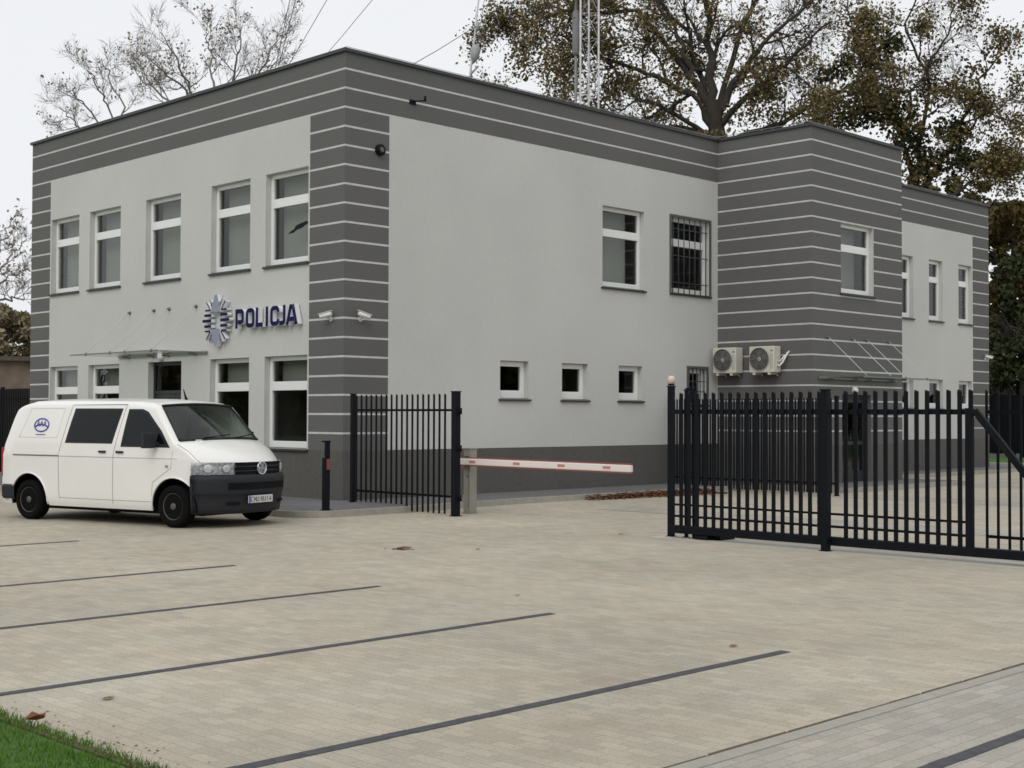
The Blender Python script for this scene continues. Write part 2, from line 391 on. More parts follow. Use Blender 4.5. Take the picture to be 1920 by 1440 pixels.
facade(wall, (0, 0, 0), (1, 0, 0), (0, -1, 0), -LA, 0, TOP, A_op, [(-LA, -13.2), (-PIL, 0)])
facade(wall, (0, 0, 0), (0, 1, 0), (1, 0, 0), 0, LB, TOP, B_op1, [(0, PIL)])
facade(wall, (0, LB, 0), (1, 0, 0), (0, -1, 0), 0, P, TOP, [], [(-1, 9)])
facade(wall, (P, 0, 0), (0, 1, 0), (1, 0, 0), LB, LB+W, TOP, C_op, [(0, 99)], rev_mi=9)
facade(wall, (0, LB+W, 0), (1, 0, 0), (0, 1, 0), 0, P, TOP, [], [(-1, 9)])
facade(wall, (0, 0, 0), (0, 1, 0), (1, 0, 0), LB+W, BY, TOP, D_op, [(28.27, 99)])
facade(wall, (0, BY, 0), (1, 0, 0), (0, 1, 0), -LA, 0, TOP, [], [(-LA, -13.2), (-PIL, 0)])
facade(wall, (-LA, 0, 0), (0, 1, 0), (-1, 0, 0), 0, BY, TOP, [], [(0, PIL), (BY-PIL, BY)])
wall.build('wall', WM, bld)
outline = [(-LA, 0), (0, 0), (0, LB), (P, LB), (P, LB+W), (0, LB+W), (0, BY), (-LA, BY)]
# flat roof with parapet coping
b = MB(); b.quad([(x, y, 9.25) for x, y in outline]); b.build('roof', M_ROOF, bld)
def ring(path, d):
    n = len(path); res = []
    for i in range(n):
        a, q, c = Vector(path[i-1]), Vector(path[i]), Vector(path[(i+1) % n])
        d1, d2 = (q-a).normalized(), (c-q).normalized(); n1, n2 = Vector((d1.y, -d1.x)), Vector((d2.y, -d2.x))
        res.append(tuple(q+(n1+n2)*(d/(1+n1.dot(n2)))))
    return res
def coping(d0, d1, z0, z1, name, m):
    ro, ri = ring(outline, d0), ring(outline, d1); b = MB(); n = len(ro)
    for i in range(n):
        j = (i+1) % n
        for (za, pa, zb_, pb) in ((z0, ro, z1, ro), (z1, ro, z1+.012, ri), (z1+.012, ri, z0, ri), (z0, ri, z0, ro)):
            b.quad([(*pa[i], za), (*pa[j], za), (*pb[j], zb_), (*pb[i], zb_)])
    return b.build(name, m, bld)
coping(.055, -.40, TOP-.05, TOP+.02, 'coping', M_COPING)
ro = ring(outline, -.16); b = MB()
b.tube([(*p, TOP+.11) for p in ro+[ro[0]]], .008, 5, cap=False)
for i in range(len(ro)):
    a, c = Vector(ro[i]), Vector(ro[(i+1) % len(ro)]); L = (c-a).length; k = max(1, int(L/1.0))
    for q in range(k):
        p = a.lerp(c, (q+.5)/k); b.tube([(*p, TOP+.02), (*p, TOP+.115)], .010, 5); b.lathe((*p, TOP+.025), (0, 0, 1), [(0, .05), (.025, .035)], 8)
b.build('lightning_conductor', mat('galvanised', (.30, .31, .31), .5, metal=.5), bld)
# interior partitions and floors so that the rooms read dark
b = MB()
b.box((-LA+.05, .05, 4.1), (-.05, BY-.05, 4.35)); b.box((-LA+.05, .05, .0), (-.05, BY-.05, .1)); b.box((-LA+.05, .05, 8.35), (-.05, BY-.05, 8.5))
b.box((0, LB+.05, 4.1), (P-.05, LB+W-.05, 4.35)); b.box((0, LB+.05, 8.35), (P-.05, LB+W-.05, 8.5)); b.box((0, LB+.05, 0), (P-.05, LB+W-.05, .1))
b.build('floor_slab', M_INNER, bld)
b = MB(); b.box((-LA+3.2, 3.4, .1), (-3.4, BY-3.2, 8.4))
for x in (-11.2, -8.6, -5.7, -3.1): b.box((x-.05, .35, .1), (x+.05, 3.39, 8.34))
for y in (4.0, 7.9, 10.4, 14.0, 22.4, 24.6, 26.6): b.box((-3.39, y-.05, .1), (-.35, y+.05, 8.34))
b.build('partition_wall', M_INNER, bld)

def window(o, ud, nd, u0, u1, z0, z1, transom=True, blind=True, bars=False, dep=.14, frame_m=None, door=False, half_blind=False, fr=.10):
    o, ud, nd = Vector(o), Vector(ud), Vector(nd); Z = Vector((0, 0, 1))
    def pt(u, z, d): return o+ud*u+Z*z-nd*d
    def bx(mb, ua, ub, za, zb_, da, db, mi=0):
        c = (pt(ua, za, da)+pt(ub, zb_, db))/2
        mb.obox(c, ud*(abs(ub-ua)/2), nd*(abs(db-da)/2), Z*(abs(zb_-za)/2), mi)
    f = MB(); d0, d1 = dep, dep+.08
    zs0 = z0+.0
    e = .002
    bx(f, u0+e, u0+fr, z0+e, z1-e, d0, d1); bx(f, u1-fr, u1-e, z0+e, z1-e, d0, d1)
    bx(f, u0+fr, u1-fr, z1-fr, z1-e, d0, d1); bx(f, u0+fr, u1-fr, z0+e, z0+fr*1.5, d0, d1)
    # glazing beads, a small inner step
    if transom:
        zt = z1-.66 if z1-z0 > 1.5 else None
        if zt:
            bx(f, u0+fr, u1-fr, zt-.10, zt+.10, d0-.012, d1)
    win = f.build('window', frame_m or M_PVC, bld, bevel=.008)
    g_ = MB(); bx(g_, u0+fr-.01, u1-fr+.01, z0+fr, z1-fr+.01, d0+.035, d0+.05)
    g_.build('pane', M_GLASS, win)
    if blind:
        zb0 = z0+.12
        if half_blind: zb0 = z1-.62
        bd = .29 if nd.y < 0 else .42; bl = MB(); bx(bl, u0+fr+.0, u1-fr-.0, zb0, z1-.05, d0+bd, d0+bd+.01); bl.build('blind', M_BLIND, win)
    s_ = MB(); bx(s_, u0-.05, u1+.05, z0-.055, z0-.012, -.06, .0); bx(s_, u0+.003, u1-.003, z0+.001, z0+.012, -.0, dep); 
    s_.build('window_sill', M_SILL, win)
    if bars:
        br = MB(); n = 7 if (u1-u0) > 1.2 else 5
        bx(br, u0-.06, u0, z0, z1, -.03, .01, 1); bx(br, u1, u1+.06, z0, z1, -.03, .01, 1)
        bx(br, u0-.06, u1+.06, z1, z1+.06, -.03, .01, 1); bx(br, u0-.06, u1+.06, z0-.06, z0, -.03, .01, 1)
        for i in range(n):
            u = u0+(u1-u0)*(i+.5)/n; br.tube([pt(u, z0, .03), pt(u, z1, .03)], .014, 6)
        for z in ((z0+.35, z1-.35) if z1-z0 < 1.5 else (z0+.3, (z0+z1)/2, z1-.3)):
            bx(br, u0, u1, z-.012, z+.012, .045, .055)
        br.build('window_bars', [M_BAR, M_GREYFRAME], win)
    return win
A0 = ((0, 0, 0), (1, 0, 0), (0, -1, 0)); B0 = ((0, 0, 0), (0, 1, 0), (1, 0, 0)); C0 = ((P, 0, 0), (0, 1, 0), (1, 0, 0))
for i, (a, c) in enumerate(AX):
    wn = window(*A0, a, c, *UZ)
    if i == 4:   # bird silhouette sticker on the corner window
        st = MB(); cx, cz = -1.86, 6.02
        poly = [(-.26, -.14), (-.12, -.13), (-.04, -.06), (.10, -.02), (.20, .06), (.34, .13), (.20, .16), (.06, .12), (-.06, .07), (-.10, -.02), (-.20, -.08)]
        st.prism([(cx+p[0], cz+p[1]) for p in [(a_*1.45, b__*.75) for a_, b__ in poly]], lambda p, k: (p[0], .170-k*.003, p[1]), None)
        st.build('bird_sticker', M_BLACK, wn)
    if i != 2: window(*A0, a, c, *LZ, half_blind=True)
for i, op in enumerate(B_op1): window(*B0, *op, bars=(i in (1, 5)), blind=(i == 0), transom=i < 2, fr=.10 if i < 2 else .13, frame_m=M_PVC)
window(*C0, *C_op[0])
for a, c, d, e in D_op: window(*B0, a, c, d, e, blind=False, transom=d > 4, fr=.12)
def door(o, ud, nd, u0, u1, z0, z1, leaves, mid):
    o, ud, nd = Vector(o), Vector(ud), Vector(nd); Z = Vector((0, 0, 1))
    def bx(mb, ua, ub, za, zb_, da, db):
        c = o+ud*(ua+ub)/2+Z*(za+zb_)/2-nd*(da+db)/2
        mb.obox(c, ud*((ub-ua)/2), nd*((db-da)/2), Z*((zb_-za)/2))
    f = MB(); e = .003
    bx(f, u0+e, u0+.08, z0, z1-e, .15, .22); bx(f, u1-.08, u1-e, z0, z1-e, .15, .22); bx(f, u0+.08, u1-.08, z1-.09, z1-e, .15, .22)
    if mid: bx(f, u0+.08, u1-.08, mid-.04, mid+.04, .15, .22)
    ztop = (mid-.04) if mid else z1-.09
    n = len(leaves)-1
    for i in range(n):
        a, c = leaves[i], leaves[i+1]
        for q in ((a+.005, a+.10, z0+.01, ztop-.005), (c-.10, c-.005, z0+.01, ztop-.005), (a+.10, c-.10, z0+.01, z0+.30), (a+.10, c-.10, ztop-.12, ztop-.005), (a+.10, c-.10, z0+1.0, z0+1.1)):
            bx(f, q[0], q[1], q[2], q[3], .165, .21)
    d = f.build('door', mat('anthracite_door', (.018, .02, .024), .4), bld, bevel=.005)
    g_ = MB()
    for i in range(n): bx(g_, leaves[i]+.1, leaves[i+1]-.1, z0+.3, ztop-.12, .185, .195)
    if mid: bx(g_, u0+.08, u1-.08, mid+.04, z1-.09, .185, .195)
    g_.build('pane', M_GLASS, d)
    h = MB(); hu = leaves[1]-.05
    h.tube([o+ud*hu+Z*(z0+.8)-nd*.10, o+ud*hu+Z*(z0+1.4)-nd*.10], .014, 8)
    for zz in (.9, 1.3): h.tube([o+ud*hu+Z*(z0+zz)-nd*.10, o+ud*hu+Z*(z0+zz)-nd*.17], .009, 6)
    h.build('door_handle', M_STEEL, d)
door(*A0, -7.88, -6.33, .13, 3.2, (-7.80, -6.86, -6.41), 2.45)
door(*C0, 14.55, 16.05, .13, 2.5, (14.63, 15.5, 15.97), None)

# ------------------------------------------------------------------ canopies
M_BRK = mat('bracket_steel', (.12, .12, .12), .4, metal=.5)
def canopy(o, ud, nd, u0, u1, pts, zr, z, dep, label):
    o, ud, nd = Vector(o), Vector(ud), Vector(nd); Z = Vector((0, 0, 1))
    t = empty('glass_canopy', o+ud*((u0+u1)/2)+Z*z, label=label, cat='canopy')
    base = t.location.copy()
    def q(u, d, zz): return o+ud*u+nd*d+Z*zz-base
    b = MB(); drop = .0
    for (ua, ub) in ((u0, (u0+u1)/2-.01), ((u0+u1)/2+.01, u1)):
        c = (q(ua, .05, z)+q(ub, dep, z-drop))/2
        b.obox(c, ud*((ub-ua)/2), nd*((dep-.05)/2), Z*.009)
    b.build('glass_sheet', M_CANGLASS, t)
    f = MB()
    f.obox(q((u0+u1)/2, dep+.01, z), ud*((u1-u0)/2), nd*.008, Z*.016); f.obox(q((u0+u1)/2, .04, z), ud*((u1-u0)/2), nd*.012, Z*.03)
    f.build('edge_profile', mat('canopy_edge', (.16, .18, .17), .4), t)
    for u in pts:
        r_ = MB(); r_.tube([q(u, .05, zr), q(u, dep-.14, z+.03)], .0085, 6); r_.build('tie_rod', M_STEEL, t)
        a = MB(); a.lathe(q(u, 0, zr), nd, [(0, .045), (.02, .045), (.03, .025), (.07, .025)], 12); a.build('wall_anchor', M_BRK, t)
        a = MB(); a.lathe(q(u, dep-.14, z+.03), Z, [(-.05, .025), (.02, .025)], 10); a.build('glass_clamp', M_BRK, t)
        a = MB(); a.obox(q(u, .10, z-.028), ud*.014, nd*.10, Z*.014); a.lathe(q(u, 0, z-.03), nd, [(0, .035), (.03, .03)], 10); a.build('support_bracket', M_BRK, t)
canopy((0, 0, 0), (1, 0, 0), (0, -1, 0), -9.30, -5.15, (-8.79, -7.6, -6.89, -5.67), 4.48, 3.37, 1.35, 'clear glass canopy on tie rods above the front entrance beside the police sign')
canopy((P, 0, 0), (0, 1, 0), (1, 0, 0), 13.35, 17.4, (13.79, 15.04, 15.77, 16.95), 4.02, 2.93, 1.35, 'clear glass canopy on tie rods above the side door in the striped projection')

# ------------------------------------------------------------------ sign lettering + emblem
SY = -.19; SB = -.05    # front face and back of the raised sign bodies
def stroke_poly(pts, w_, closed=False):
    """outline rings of a mitred stroke: returns list of quads (2d)"""
    P_ = [Vector(p) for p in pts]; n = len(P_); L = []; Rr = []
    for i in range(n):
        a = P_[(i-1) % n] if (closed or i) else None; c = P_[(i+1) % n] if (closed or i < n-1) else None
        d1 = (P_[i]-a).normalized() if a is not None else None; d2 = (c-P_[i]).normalized() if c is not None else None
        if d1 is None: d1 = d2
        if d2 is None: d2 = d1
        n1, n2 = Vector((-d1.y, d1.x)), Vector((-d2.y, d2.x)); m_ = (n1+n2)*(w_/2/max(1+n1.dot(n2), .25))
        L.append(P_[i]+m_); Rr.append(P_[i]-m_)
    return L, Rr
def stroke3(mb, pts, w_, closed=False, y0=SB, y1=SY, mif=0, mis=1):
    L, Rr = stroke_poly(pts, w_, closed); n = len(L); rng_ = range(n if closed else n-1)
    for i in rng_:
        j = (i+1) % n
        a, c, d, e = L[i], L[j], Rr[j], Rr[i]
        mb.quad([(a.x, y1, a.y), (e.x, y1, e.y), (d.x, y1, d.y), (c.x, y1, c.y)], mif)
        mb.quad([(a.x, y0, a.y), (c.x, y0, c.y), (d.x, y0, d.y), (e.x, y0, e.y)], mis)
        mb.quad([(a.x, y0, a.y), (a.x, y1, a.y), (c.x, y1, c.y), (c.x, y0, c.y)], mis)
        mb.quad([(e.x, y0, e.y), (d.x, y0, d.y), (d.x, y1, d.y), (e.x, y1, e.y)], mis)
    if not closed:
        for k in (0, n-1):
            a, e = L[k], Rr[k]; mb.quad([(a.x, y0, a.y), (e.x, y0, e.y), (e.x, y1, e.y), (a.x, y1, a.y)], mis)
def rrect(x0, z0, x1, z1, r, corners='1111'):
    pts = []
    for (cx, cz, a0, k) in ((x1-r, z0+r, -90, 0), (x1-r, z1-r, 0, 1), (x0+r, z1-r, 90, 2), (x0+r, z0+r, 180, 3)):
        for a in range(0, 91, 30): pts.append((cx+r*math.cos(R(a0+a)), cz+r*math.sin(R(a0+a))))
    return pts
H_, wd = .43, .098
def arc(cx, cz, r, a0, a1, n=4): return [(cx+r*math.cos(R(a0+(a1-a0)*i/n)), cz+r*math.sin(R(a0+(a1-a0)*i/n))) for i in range(n+1)]
h = wd/2; hw = .115; tp = H_-h
LET = {
 'P': [([(-hw, 0), (-hw, tp), (hw-.06, tp)]+arc(hw-.06, tp-.06, .06, 90, 0)+arc(hw-.06, .20, .06, 0, -90)+[(-hw+h, .14)], False)],
 'O': [(rrect(-hw, h, hw, tp, .07), True)],
 'L': [([(-hw, H_), (-hw, h), (hw*.85, h)], False)],
 'I': [([(0, 0), (0, H_)], False)],
 'C': [([(hw, tp-.09)]+arc(hw-.07, tp-.07, .07, 0, 90)+arc(-hw+.07, tp-.07, .07, 90, 180)+arc(-hw+.07, h+.07, .07, 180, 270)+arc(hw-.07, h+.07, .07, 270, 360)+[(hw, h+.09)], False)],
 'J': [([(.08, H_), (.08, h+.07)]+arc(.01, h+.07, .07, 0, -90)+[(-.09, h)], False)],
 'A': [([(-.16, 0), (-.03, H_)], False), ([(.16, 0), (.03, H_)], False), ([(-.09, .12), (.09, .12)], False), ([(-.05, H_-h), (.05, H_-h)], False)],
}
txt = empty('wall_lettering', (-2.7, 0, 4.06), label='raised navy blue letters with white sides reading POLICJA on the front wall', cat='sign')
xs = {0: -3.60, 1: -3.18, 2: -2.79, 3: -2.53, 4: -2.23, 5: -1.965, 6: -1.60}
for i, ch in enumerate('POLICJA'):
    lb = MB()
    for qi, (pts, cl) in enumerate(LET[ch]): stroke3(lb, [(p[0]*1.08+xs[i]+2.67, p[1]*1.03+3.86-4.06) for p in pts], wd, cl, y0=-.03-.001*qi, y1=-.15-.002*qi)
    lb.build('letter', [M_BLUE, M_SIGNW], txt)
em = empty('star_emblem', (-4.62, 0, 4.09), label='silver and navy police star emblem raised on the wall left of the lettering', cat='emblem')
def plate(mb, poly, y1=-.145, y0=-.03, mf=0, ms=1):
    mb.prism(poly, lambda p, k: (p[0], y0 if k == 0 else y1, p[1]), None, mf, ms)
e1 = MB()
plate(e1, [(-.17, .20), (.17, .20), (.21, .44), (.12, .43), (.05, .60), (-.05, .60), (-.12, .43), (-.21, .44)])
e1.build('upper_shield', [M_SILVER, M_SIGNW], em)
e2 = MB(); plate(e2, [(-.17, -.20), (-.21, -.44), (-.12, -.43), (-.05, -.60), (.05, -.60), (.12, -.43), (.21, -.44), (.17, -.20)][::-1])
e2.build('lower_shield', [M_SILVER, M_SIGNW], em)
for sx in (-1, 1):
    for a, l0, l1, w0 in ((0, .19, .58, .07), (13, .19, .50, .065), (-13, .19, .50, .065), (26, .235, .47, .040), (-26, .235, .47, .040), (48, .33, .59, .018), (-48, .33, .59, .018), (63, .37, .56, .014), (-63, .37, .56, .014)):
        ca, sa = math.cos(R(a)), math.sin(R(a)); r_ = MB()
        if abs(a) < 20: p = [(l0, (a/13)*.128-w0/2), (l1-.04, (a/13)*.128-w0/2), (l1, (a/13)*.128), (l1-.04, (a/13)*.128+w0/2), (l0, (a/13)*.128+w0/2)]
        elif abs(a) < 40: p = [(l0, a/26*.245-w0/2), (l1-.03, a/26*.245-w0/2), (l1, a/26*.245), (l1-.03, a/26*.245+w0/2), (l0, a/26*.245+w0/2)]
        else: p = [(l0*ca+sa*w0*k-(0), l0*sa-ca*w0*k) for k in (1, -1)]; p = [p[0], (l1*ca+sa*w0, l1*sa-ca*w0), (l1*ca-sa*w0, l1*sa+ca*w0), p[1]]
        if sx < 0: p = [(-q[0], q[1]) for q in p][::-1]
        plate(r_, p); r_.build('ray', [M_BLUE, M_SIGNW] if abs(a) < 20 else [M_BLUE, M_SIGNW], em)

# ------------------------------------------------------------------ small wall things
def security_camera(loc, nd, aim, label):
    nd = Vector(nd); aim = Vector(aim).normalized(); t = empty('security_camera', loc, label=label, cat='camera', group='white security cameras on the building')
    b = MB(); b.lathe((0, 0, 0), nd, [(0, .055), (.025, .055)], 14); b.build('base', M_WHITEPL, t)
    b = MB(); b.tube([nd*.02, nd*.12+Vector((0, 0, -.02)), nd*.16+Vector((0, 0, .03))], .016, 8); b.build('arm', M_WHITEPL, t)
    c = nd*.16+Vector((0, 0, .07)); b = MB(); b.lathe(c, aim, [(-.15, .035), (-.14, .05), (.12, .052), (.125, .045)], 14)
    b.build('housing', M_WHITEPL, t); b = MB(); b.lathe(c, aim, [(.124, .042), (.135, .038)], 14); b.build('lens', M_LENS, t)
    b = MB(); b.obox(c+Vector((0, 0, .058)), aim*.16, aim.cross(Vector((0, 0, 1))).normalized()*.05, Vector((0, 0, .006))); b.build('sun_shield', M_WHITEPL, t)
security_camera((-.42, 0, 3.93), (0, -1, 0), (-.85, -.5, -.25), 'white bullet camera on the front face of the striped corner pillar aimed left')
security_camera((0, .43, 3.93), (1, 0, 0), (.35, .85, -.3), 'white bullet camera on the side face of the striped corner pillar aimed right')
security_camera((0, 29.2, 4.0), (1, 0, 0), (.6, .7, -.2), 'small white camera on the far end corner of the side wall')
t = empty('wall_lamp', (-7.22, 0, 3.36), label='small round white lamp above the front entrance door', cat='lamp')
b = MB(); b.lathe((0, 0, -.04), (0, -1, 0), [(0, .10), (.05, .11), (.09, .085), (.11, .03)], 18); b.build('lamp_shade', M_WHITEPL, t)
b = MB(); b.lathe((0, 0, -.04), (0, -1, 0), [(-.0, .115), (.02, .115)], 18); b.build('base', M_STEEL, t)
t = empty('wall_lamp', (P, 15.15, 2.62), label='small white lamp above the side door under its canopy', cat='lamp')
b = MB(); b.lathe((0, 0, 0), (1, 0, 0), [(0, .09), (.05, .10), (.10, .07), (.11, .03)], 18); b.build('lamp_shade', M_WHITEPL, t)
b = MB(); b.lathe((0, 0, 0), (1, 0, 0), [(0, .105), (.02, .105)], 18); b.build('base', M_STEEL, t)
t = empty('alarm_siren', (0, .93, 7.59), label='dark round siren high on the striped corner pillar', cat='siren')
b = MB(); b.lathe((0, 0, 0), (1, 0, 0), [(0, .12), (.08, .12), (.10, .09)], 20); b.build('housing', M_BLACK, t)
b = MB(); b.lathe((0, 0, 0), (1, 0, 0), [(.1, .06), (.11, .05)], 16); b.build('grille', mat('siren_grille', (.12, .10, .09), .6), t)
t = empty('floodlight_bracket', (0, 1.86, 8.78), label='dark bracket with a small sensor on the band under the roof edge', cat='bracket')
b = MB(); b.tube([(0, 0, 0), (.16, 0, 0), (.2, .12, .02), (.2, .2, .04)], .016, 6); b.obox((.01, 0, 0), (.01, 0, 0), (0, .09, 0), (0, 0, .05)); b.build('arm', M_BLACK, t)
b = MB(); b.lathe((.2, .2, .04), (0, 0, 1), [(-.02, .025), (.09, .03), (.10, .015)], 10); b.build('sensor', M_BLACK, t)

# ------------------------------------------------------------------ air conditioners
def ac(x0, x1, label, right=False):
    cx = (x0+x1)/2; hw_ = (x1-x0)/2
    t = empty('air_conditioner', (cx, LB, 3.07), label=label, cat='air conditioner', group='outdoor air conditioners side by side')
    yb, yf = -.08, -.42
    b = MB(); b.box((-hw_, yf, 0), (hw_, yb, .70)); b.build('casing', M_ACW, t, bevel=.02)
    fc = (-hw_+.335, yf, .36)
    b = MB(); b.lathe(fc, (0, -1, 0), [(0.002, .30), (.006, .30)], 28); b.build('fan_recess', M_ACG, t)
    f = MB()
    for k in range(5):
        a = 2*math.pi*k/5; dx, dz = math.cos(a), math.sin(a)
        f.quad([(fc[0]+dx*.05, yf-.010, fc[2]+dz*.05), (fc[0]+dx*.26, yf-.008, fc[2]+dz*.26), (fc[0]+math.cos(a+.7)*.26, yf-.016, fc[2]+math.sin(a+.7)*.26), (fc[0]+math.cos(a+.7)*.05, yf-.016, fc[2]+math.sin(a+.7)*.05)])
    f.lathe((fc[0], yf-.004, fc[2]), (0, -1, 0), [(0, .055), (.02, .05)], 14, 1); f.build('fan', [mat('fan_blade', (.11, .11, .105), .5), M_WHITEPL], t)
    g_ = MB()
    for r_ in (.30, .24, .18, .12):
        g_.tube([(fc[0]+math.cos(2*math.pi*k/24)*r_, yf-.03, fc[2]+math.sin(2*math.pi*k/24)*r_) for k in range(25)], .004 if r_ < .3 else .012, 4, cap=False)
    for k in range(8):
        a = math.pi*k/8; g_.tube([(fc[0]-math.cos(a)*.3, yf-.028, fc[2]-math.sin(a)*.3), (fc[0]+math.cos(a)*.3, yf-.028, fc[2]+math.sin(a)*.3)], .003, 4)
    g_.build('fan_guard', mat('ac_guard', (.28, .27, .24), .5), t)
    v = MB()
    for k in range(2): v.box((hw_-.11+k*.06, yf-.006, .10), (hw_-.10+k*.06, yf-.001, .50))
    v.box((hw_-.10, yf-.005, .56), (hw_-.03, yf-.001, .60)); v.build('panel_seam', mat('ac_seam', (.2, .2, .19), .6), t)
    for sx in (-1, 1):
        k = MB(); k.box((sx*(hw_-.15)-.02, yf+.02, -.05), (sx*(hw_-.15)+.02, 0, -.005)); k.box((sx*(hw_-.15)-.02, -.03, -.09), (sx*(hw_-.15)+.02, 0, -.005))
        k.box((sx*(hw_-.15)-.035, yf+.0, -.06), (sx*(hw_-.15)+.035, yf+.06, -.0)); k.build('wall_bracket', M_ACW, t)
    p = MB()
    if right: p.tube([(hw_, -.25, .18), (hw_+.08, -.25, .18), (hw_+.14, -.2, .28), (hw_+.20, -.06, .52), (hw_+.22, -.01, .56)], .028, 8)
    else: p.tube([(hw_, -.22, .25), (hw_+.05, -.22, .25), (hw_+.10, -.05, .33), (hw_+.12, -.01, .34)], .02, 8)
    if right: p.tube([(hw_, -.2, .30), (hw_+.06, -.2, .3), (hw_+.12, -.12, .42), (hw_+.16, -.01, .50)], .02, 8); p.build('pipe', M_WHITEPL, t)
ac(.14, .90, 'left beige air conditioner nearest the inner corner of the wall')
ac(1.34, 2.12, 'right beige air conditioner with white pipes on its free side', True)

# ------------------------------------------------------------------ entrance fence (left) and barrier
def picket_mesh(name, w_, z0, z1, m, dpt=None):
    b = MB(); d = dpt or w_; b.box((-w_/2, -d/2, z0), (w_/2, d/2, z1-.03))
    n = len(b.v); b.v += [(-w_/2, -d/2, z1-.03), (w_/2, -d/2, z1-.03), (w_/2, d/2, z1-.03), (-w_/2, d/2, z1-.03), (-w_/2, 0, z1), (w_/2, 0, z1-.02)]
    for f in ((n, n+1, n+5, n+4), (n+1, n+2, n+5), (n+2, n+3, n+4, n+5), (n+3, n, n+4)): b.f.append(f); b.m.append(0); b.sm.append(False)
    me = bpy.data.meshes.new(name); me.from_pydata(b.v, [], b.f); me.materials.append(m); return me
def pickets(parent, me, xs, y=0):
    for x in xs:
        o = bpy.data.objects.new('picket', me); COL.objects.link(o); o.parent = parent; o.location = (x, y, 0)
def post(parent, x, y, w_, z0, z1, name='post', m=None, foot=True):
    b = MB(); b.box((x-w_/2, y-w_/2, z0), (x+w_/2, y+w_/2, z1)); b.box((x-w_/2-.01, y-w_/2-.01, z1+.001), (x+w_/2+.01, y+w_/2+.01, z1+.02))
    if foot: b.box((x-w_/2-.02, y-w_/2-.02, z0), (x+w_/2+.02, y+w_/2+.02, z0+.015))
    return b.build(name, m or M_BLACK, parent)
fn = empty('picket_fence', (.3, -.2, 0), label='short black picket fence panel between the building corner and the barrier', cat='fence')
post(fn, .22, .05, .08, .12, 2.32); post(fn, 3.39, 0, .125, 0, 2.34)
pa = picket_mesh('picket', .042, .15, 2.32, M_BLACK2, .018); pb = picket_mesh('picket', .042, .03, 2.32, M_BLACK2, .018)
px = [.40+.158*i for i in range(18)]
pickets(fn, pa, [x for x in px if x < 1.9]); pickets(fn, pb, [x for x in px if x > 1.9])
for z in (2.0, .36):
    b = MB(); b.box((.27, .017, z-.022), (3.29, .05, z+.022)); b.build('rail', M_BLACK2, fn)
b = MB()
for z in (1.98, 1.28, .35): b.box((3.454, -.05, z-.03), (3.50, .05, z+.03)); b.tube([(3.52, 0, z-.06), (3.52, 0, z+.06)], .028, 8)
b.build('hinge', M_BLACK, fn)
bar = empty('barrier_gate', (3.35, .45, 0), label='grey barrier cabinet with a horizontal white and red boom arm', cat='barrier')
b = MB(); b.box((-.12, -.02, .02), (.07, .16, 1.24)); b.box((-.13, -.03, 1.241), (.08, .17, 1.27)); b.box((-.14, -.04, 0), (.09, .18, .02)); b.build('cabinet', mat('barrier_grey', (.27, .265, .23), .5, var=.08), bar, bevel=.008)
b = MB(); b.box((.02, -.024, .1), (.028, -.021, 1.1)); b.lathe((.0, -.02, .72), (0, -1, 0), [(0, .022), (.01, .02)], 10); b.build('cabinet_door', mat('barrier_seam', (.08, .08, .075), .6), bar)
b = MB(); a0, a1 = -.30, 4.22
P_ = []
for i in range(9):
    x = a0+(a1-a0)*i/8; P_.append((x, -.13, 1.02-.016*i/8))
b.obox(((a0+a1)/2, -.13, 1.005), ((a1-a0)/2, 0, -.008), (0, .035, 0), (0, 0, .062)); b.build('boom', mat('boom_white', (.78, .72, .68), .4), bar, bevel=.015)
b = MB(); b.obox(((a0+a1)/2, -.13, 1.079), ((a1-a0)/2, 0, -.008), (0, .02, 0), (0, 0, .012)); b.obox(((a0+a1)/2, -.13, .931), ((a1-a0)/2, 0, -.008), (0, .02, 0), (0, 0, .012)); b.build('rubber_edge', mat('red_rubber', (.26, .07, .06), .6), bar)
for x in (.28, 1.47, 2.60, 3.68):
    b = MB(); b.obox((x, -.168, 1.012-.0018*x), (.085, 0, 0), (0, .003, 0), (0, 0, .022)); b.build('reflector', mat('boom_reflector', (.50, .22, .20), .4), bar)
b = MB(); b.lathe((-.0, -.02, 1.02), (0, -1, 0), [(0, .09), (.07, .09), (.075, .05)], 16); b.build('pivot', M_BLACK, bar)
kp = empty('access_reader_post', (2.17, -2.08, .12), label='slim black reader post with a red spot on the kerb corner', cat='post')
b = MB(); b.box((-.07, -.05, 0), (.05, .05, .98)); b.box((-.0, -.05, .981), (.05, .05, 1.27)); b.box((-.075, -.06, 1.271), (.06, .06, 1.30)); b.box((-.10, -.08, 0), (.08, .08, .012)); b.build('post', M_BLACK, kp, bevel=.006)
b = MB(); b.obox((.056, -.0, .86), (.006, 0, 0), (0, .035, 0), (0, 0, .10)); b.build('reader_panel', mat('reader_red', (.22, .05, .05), .4), kp)

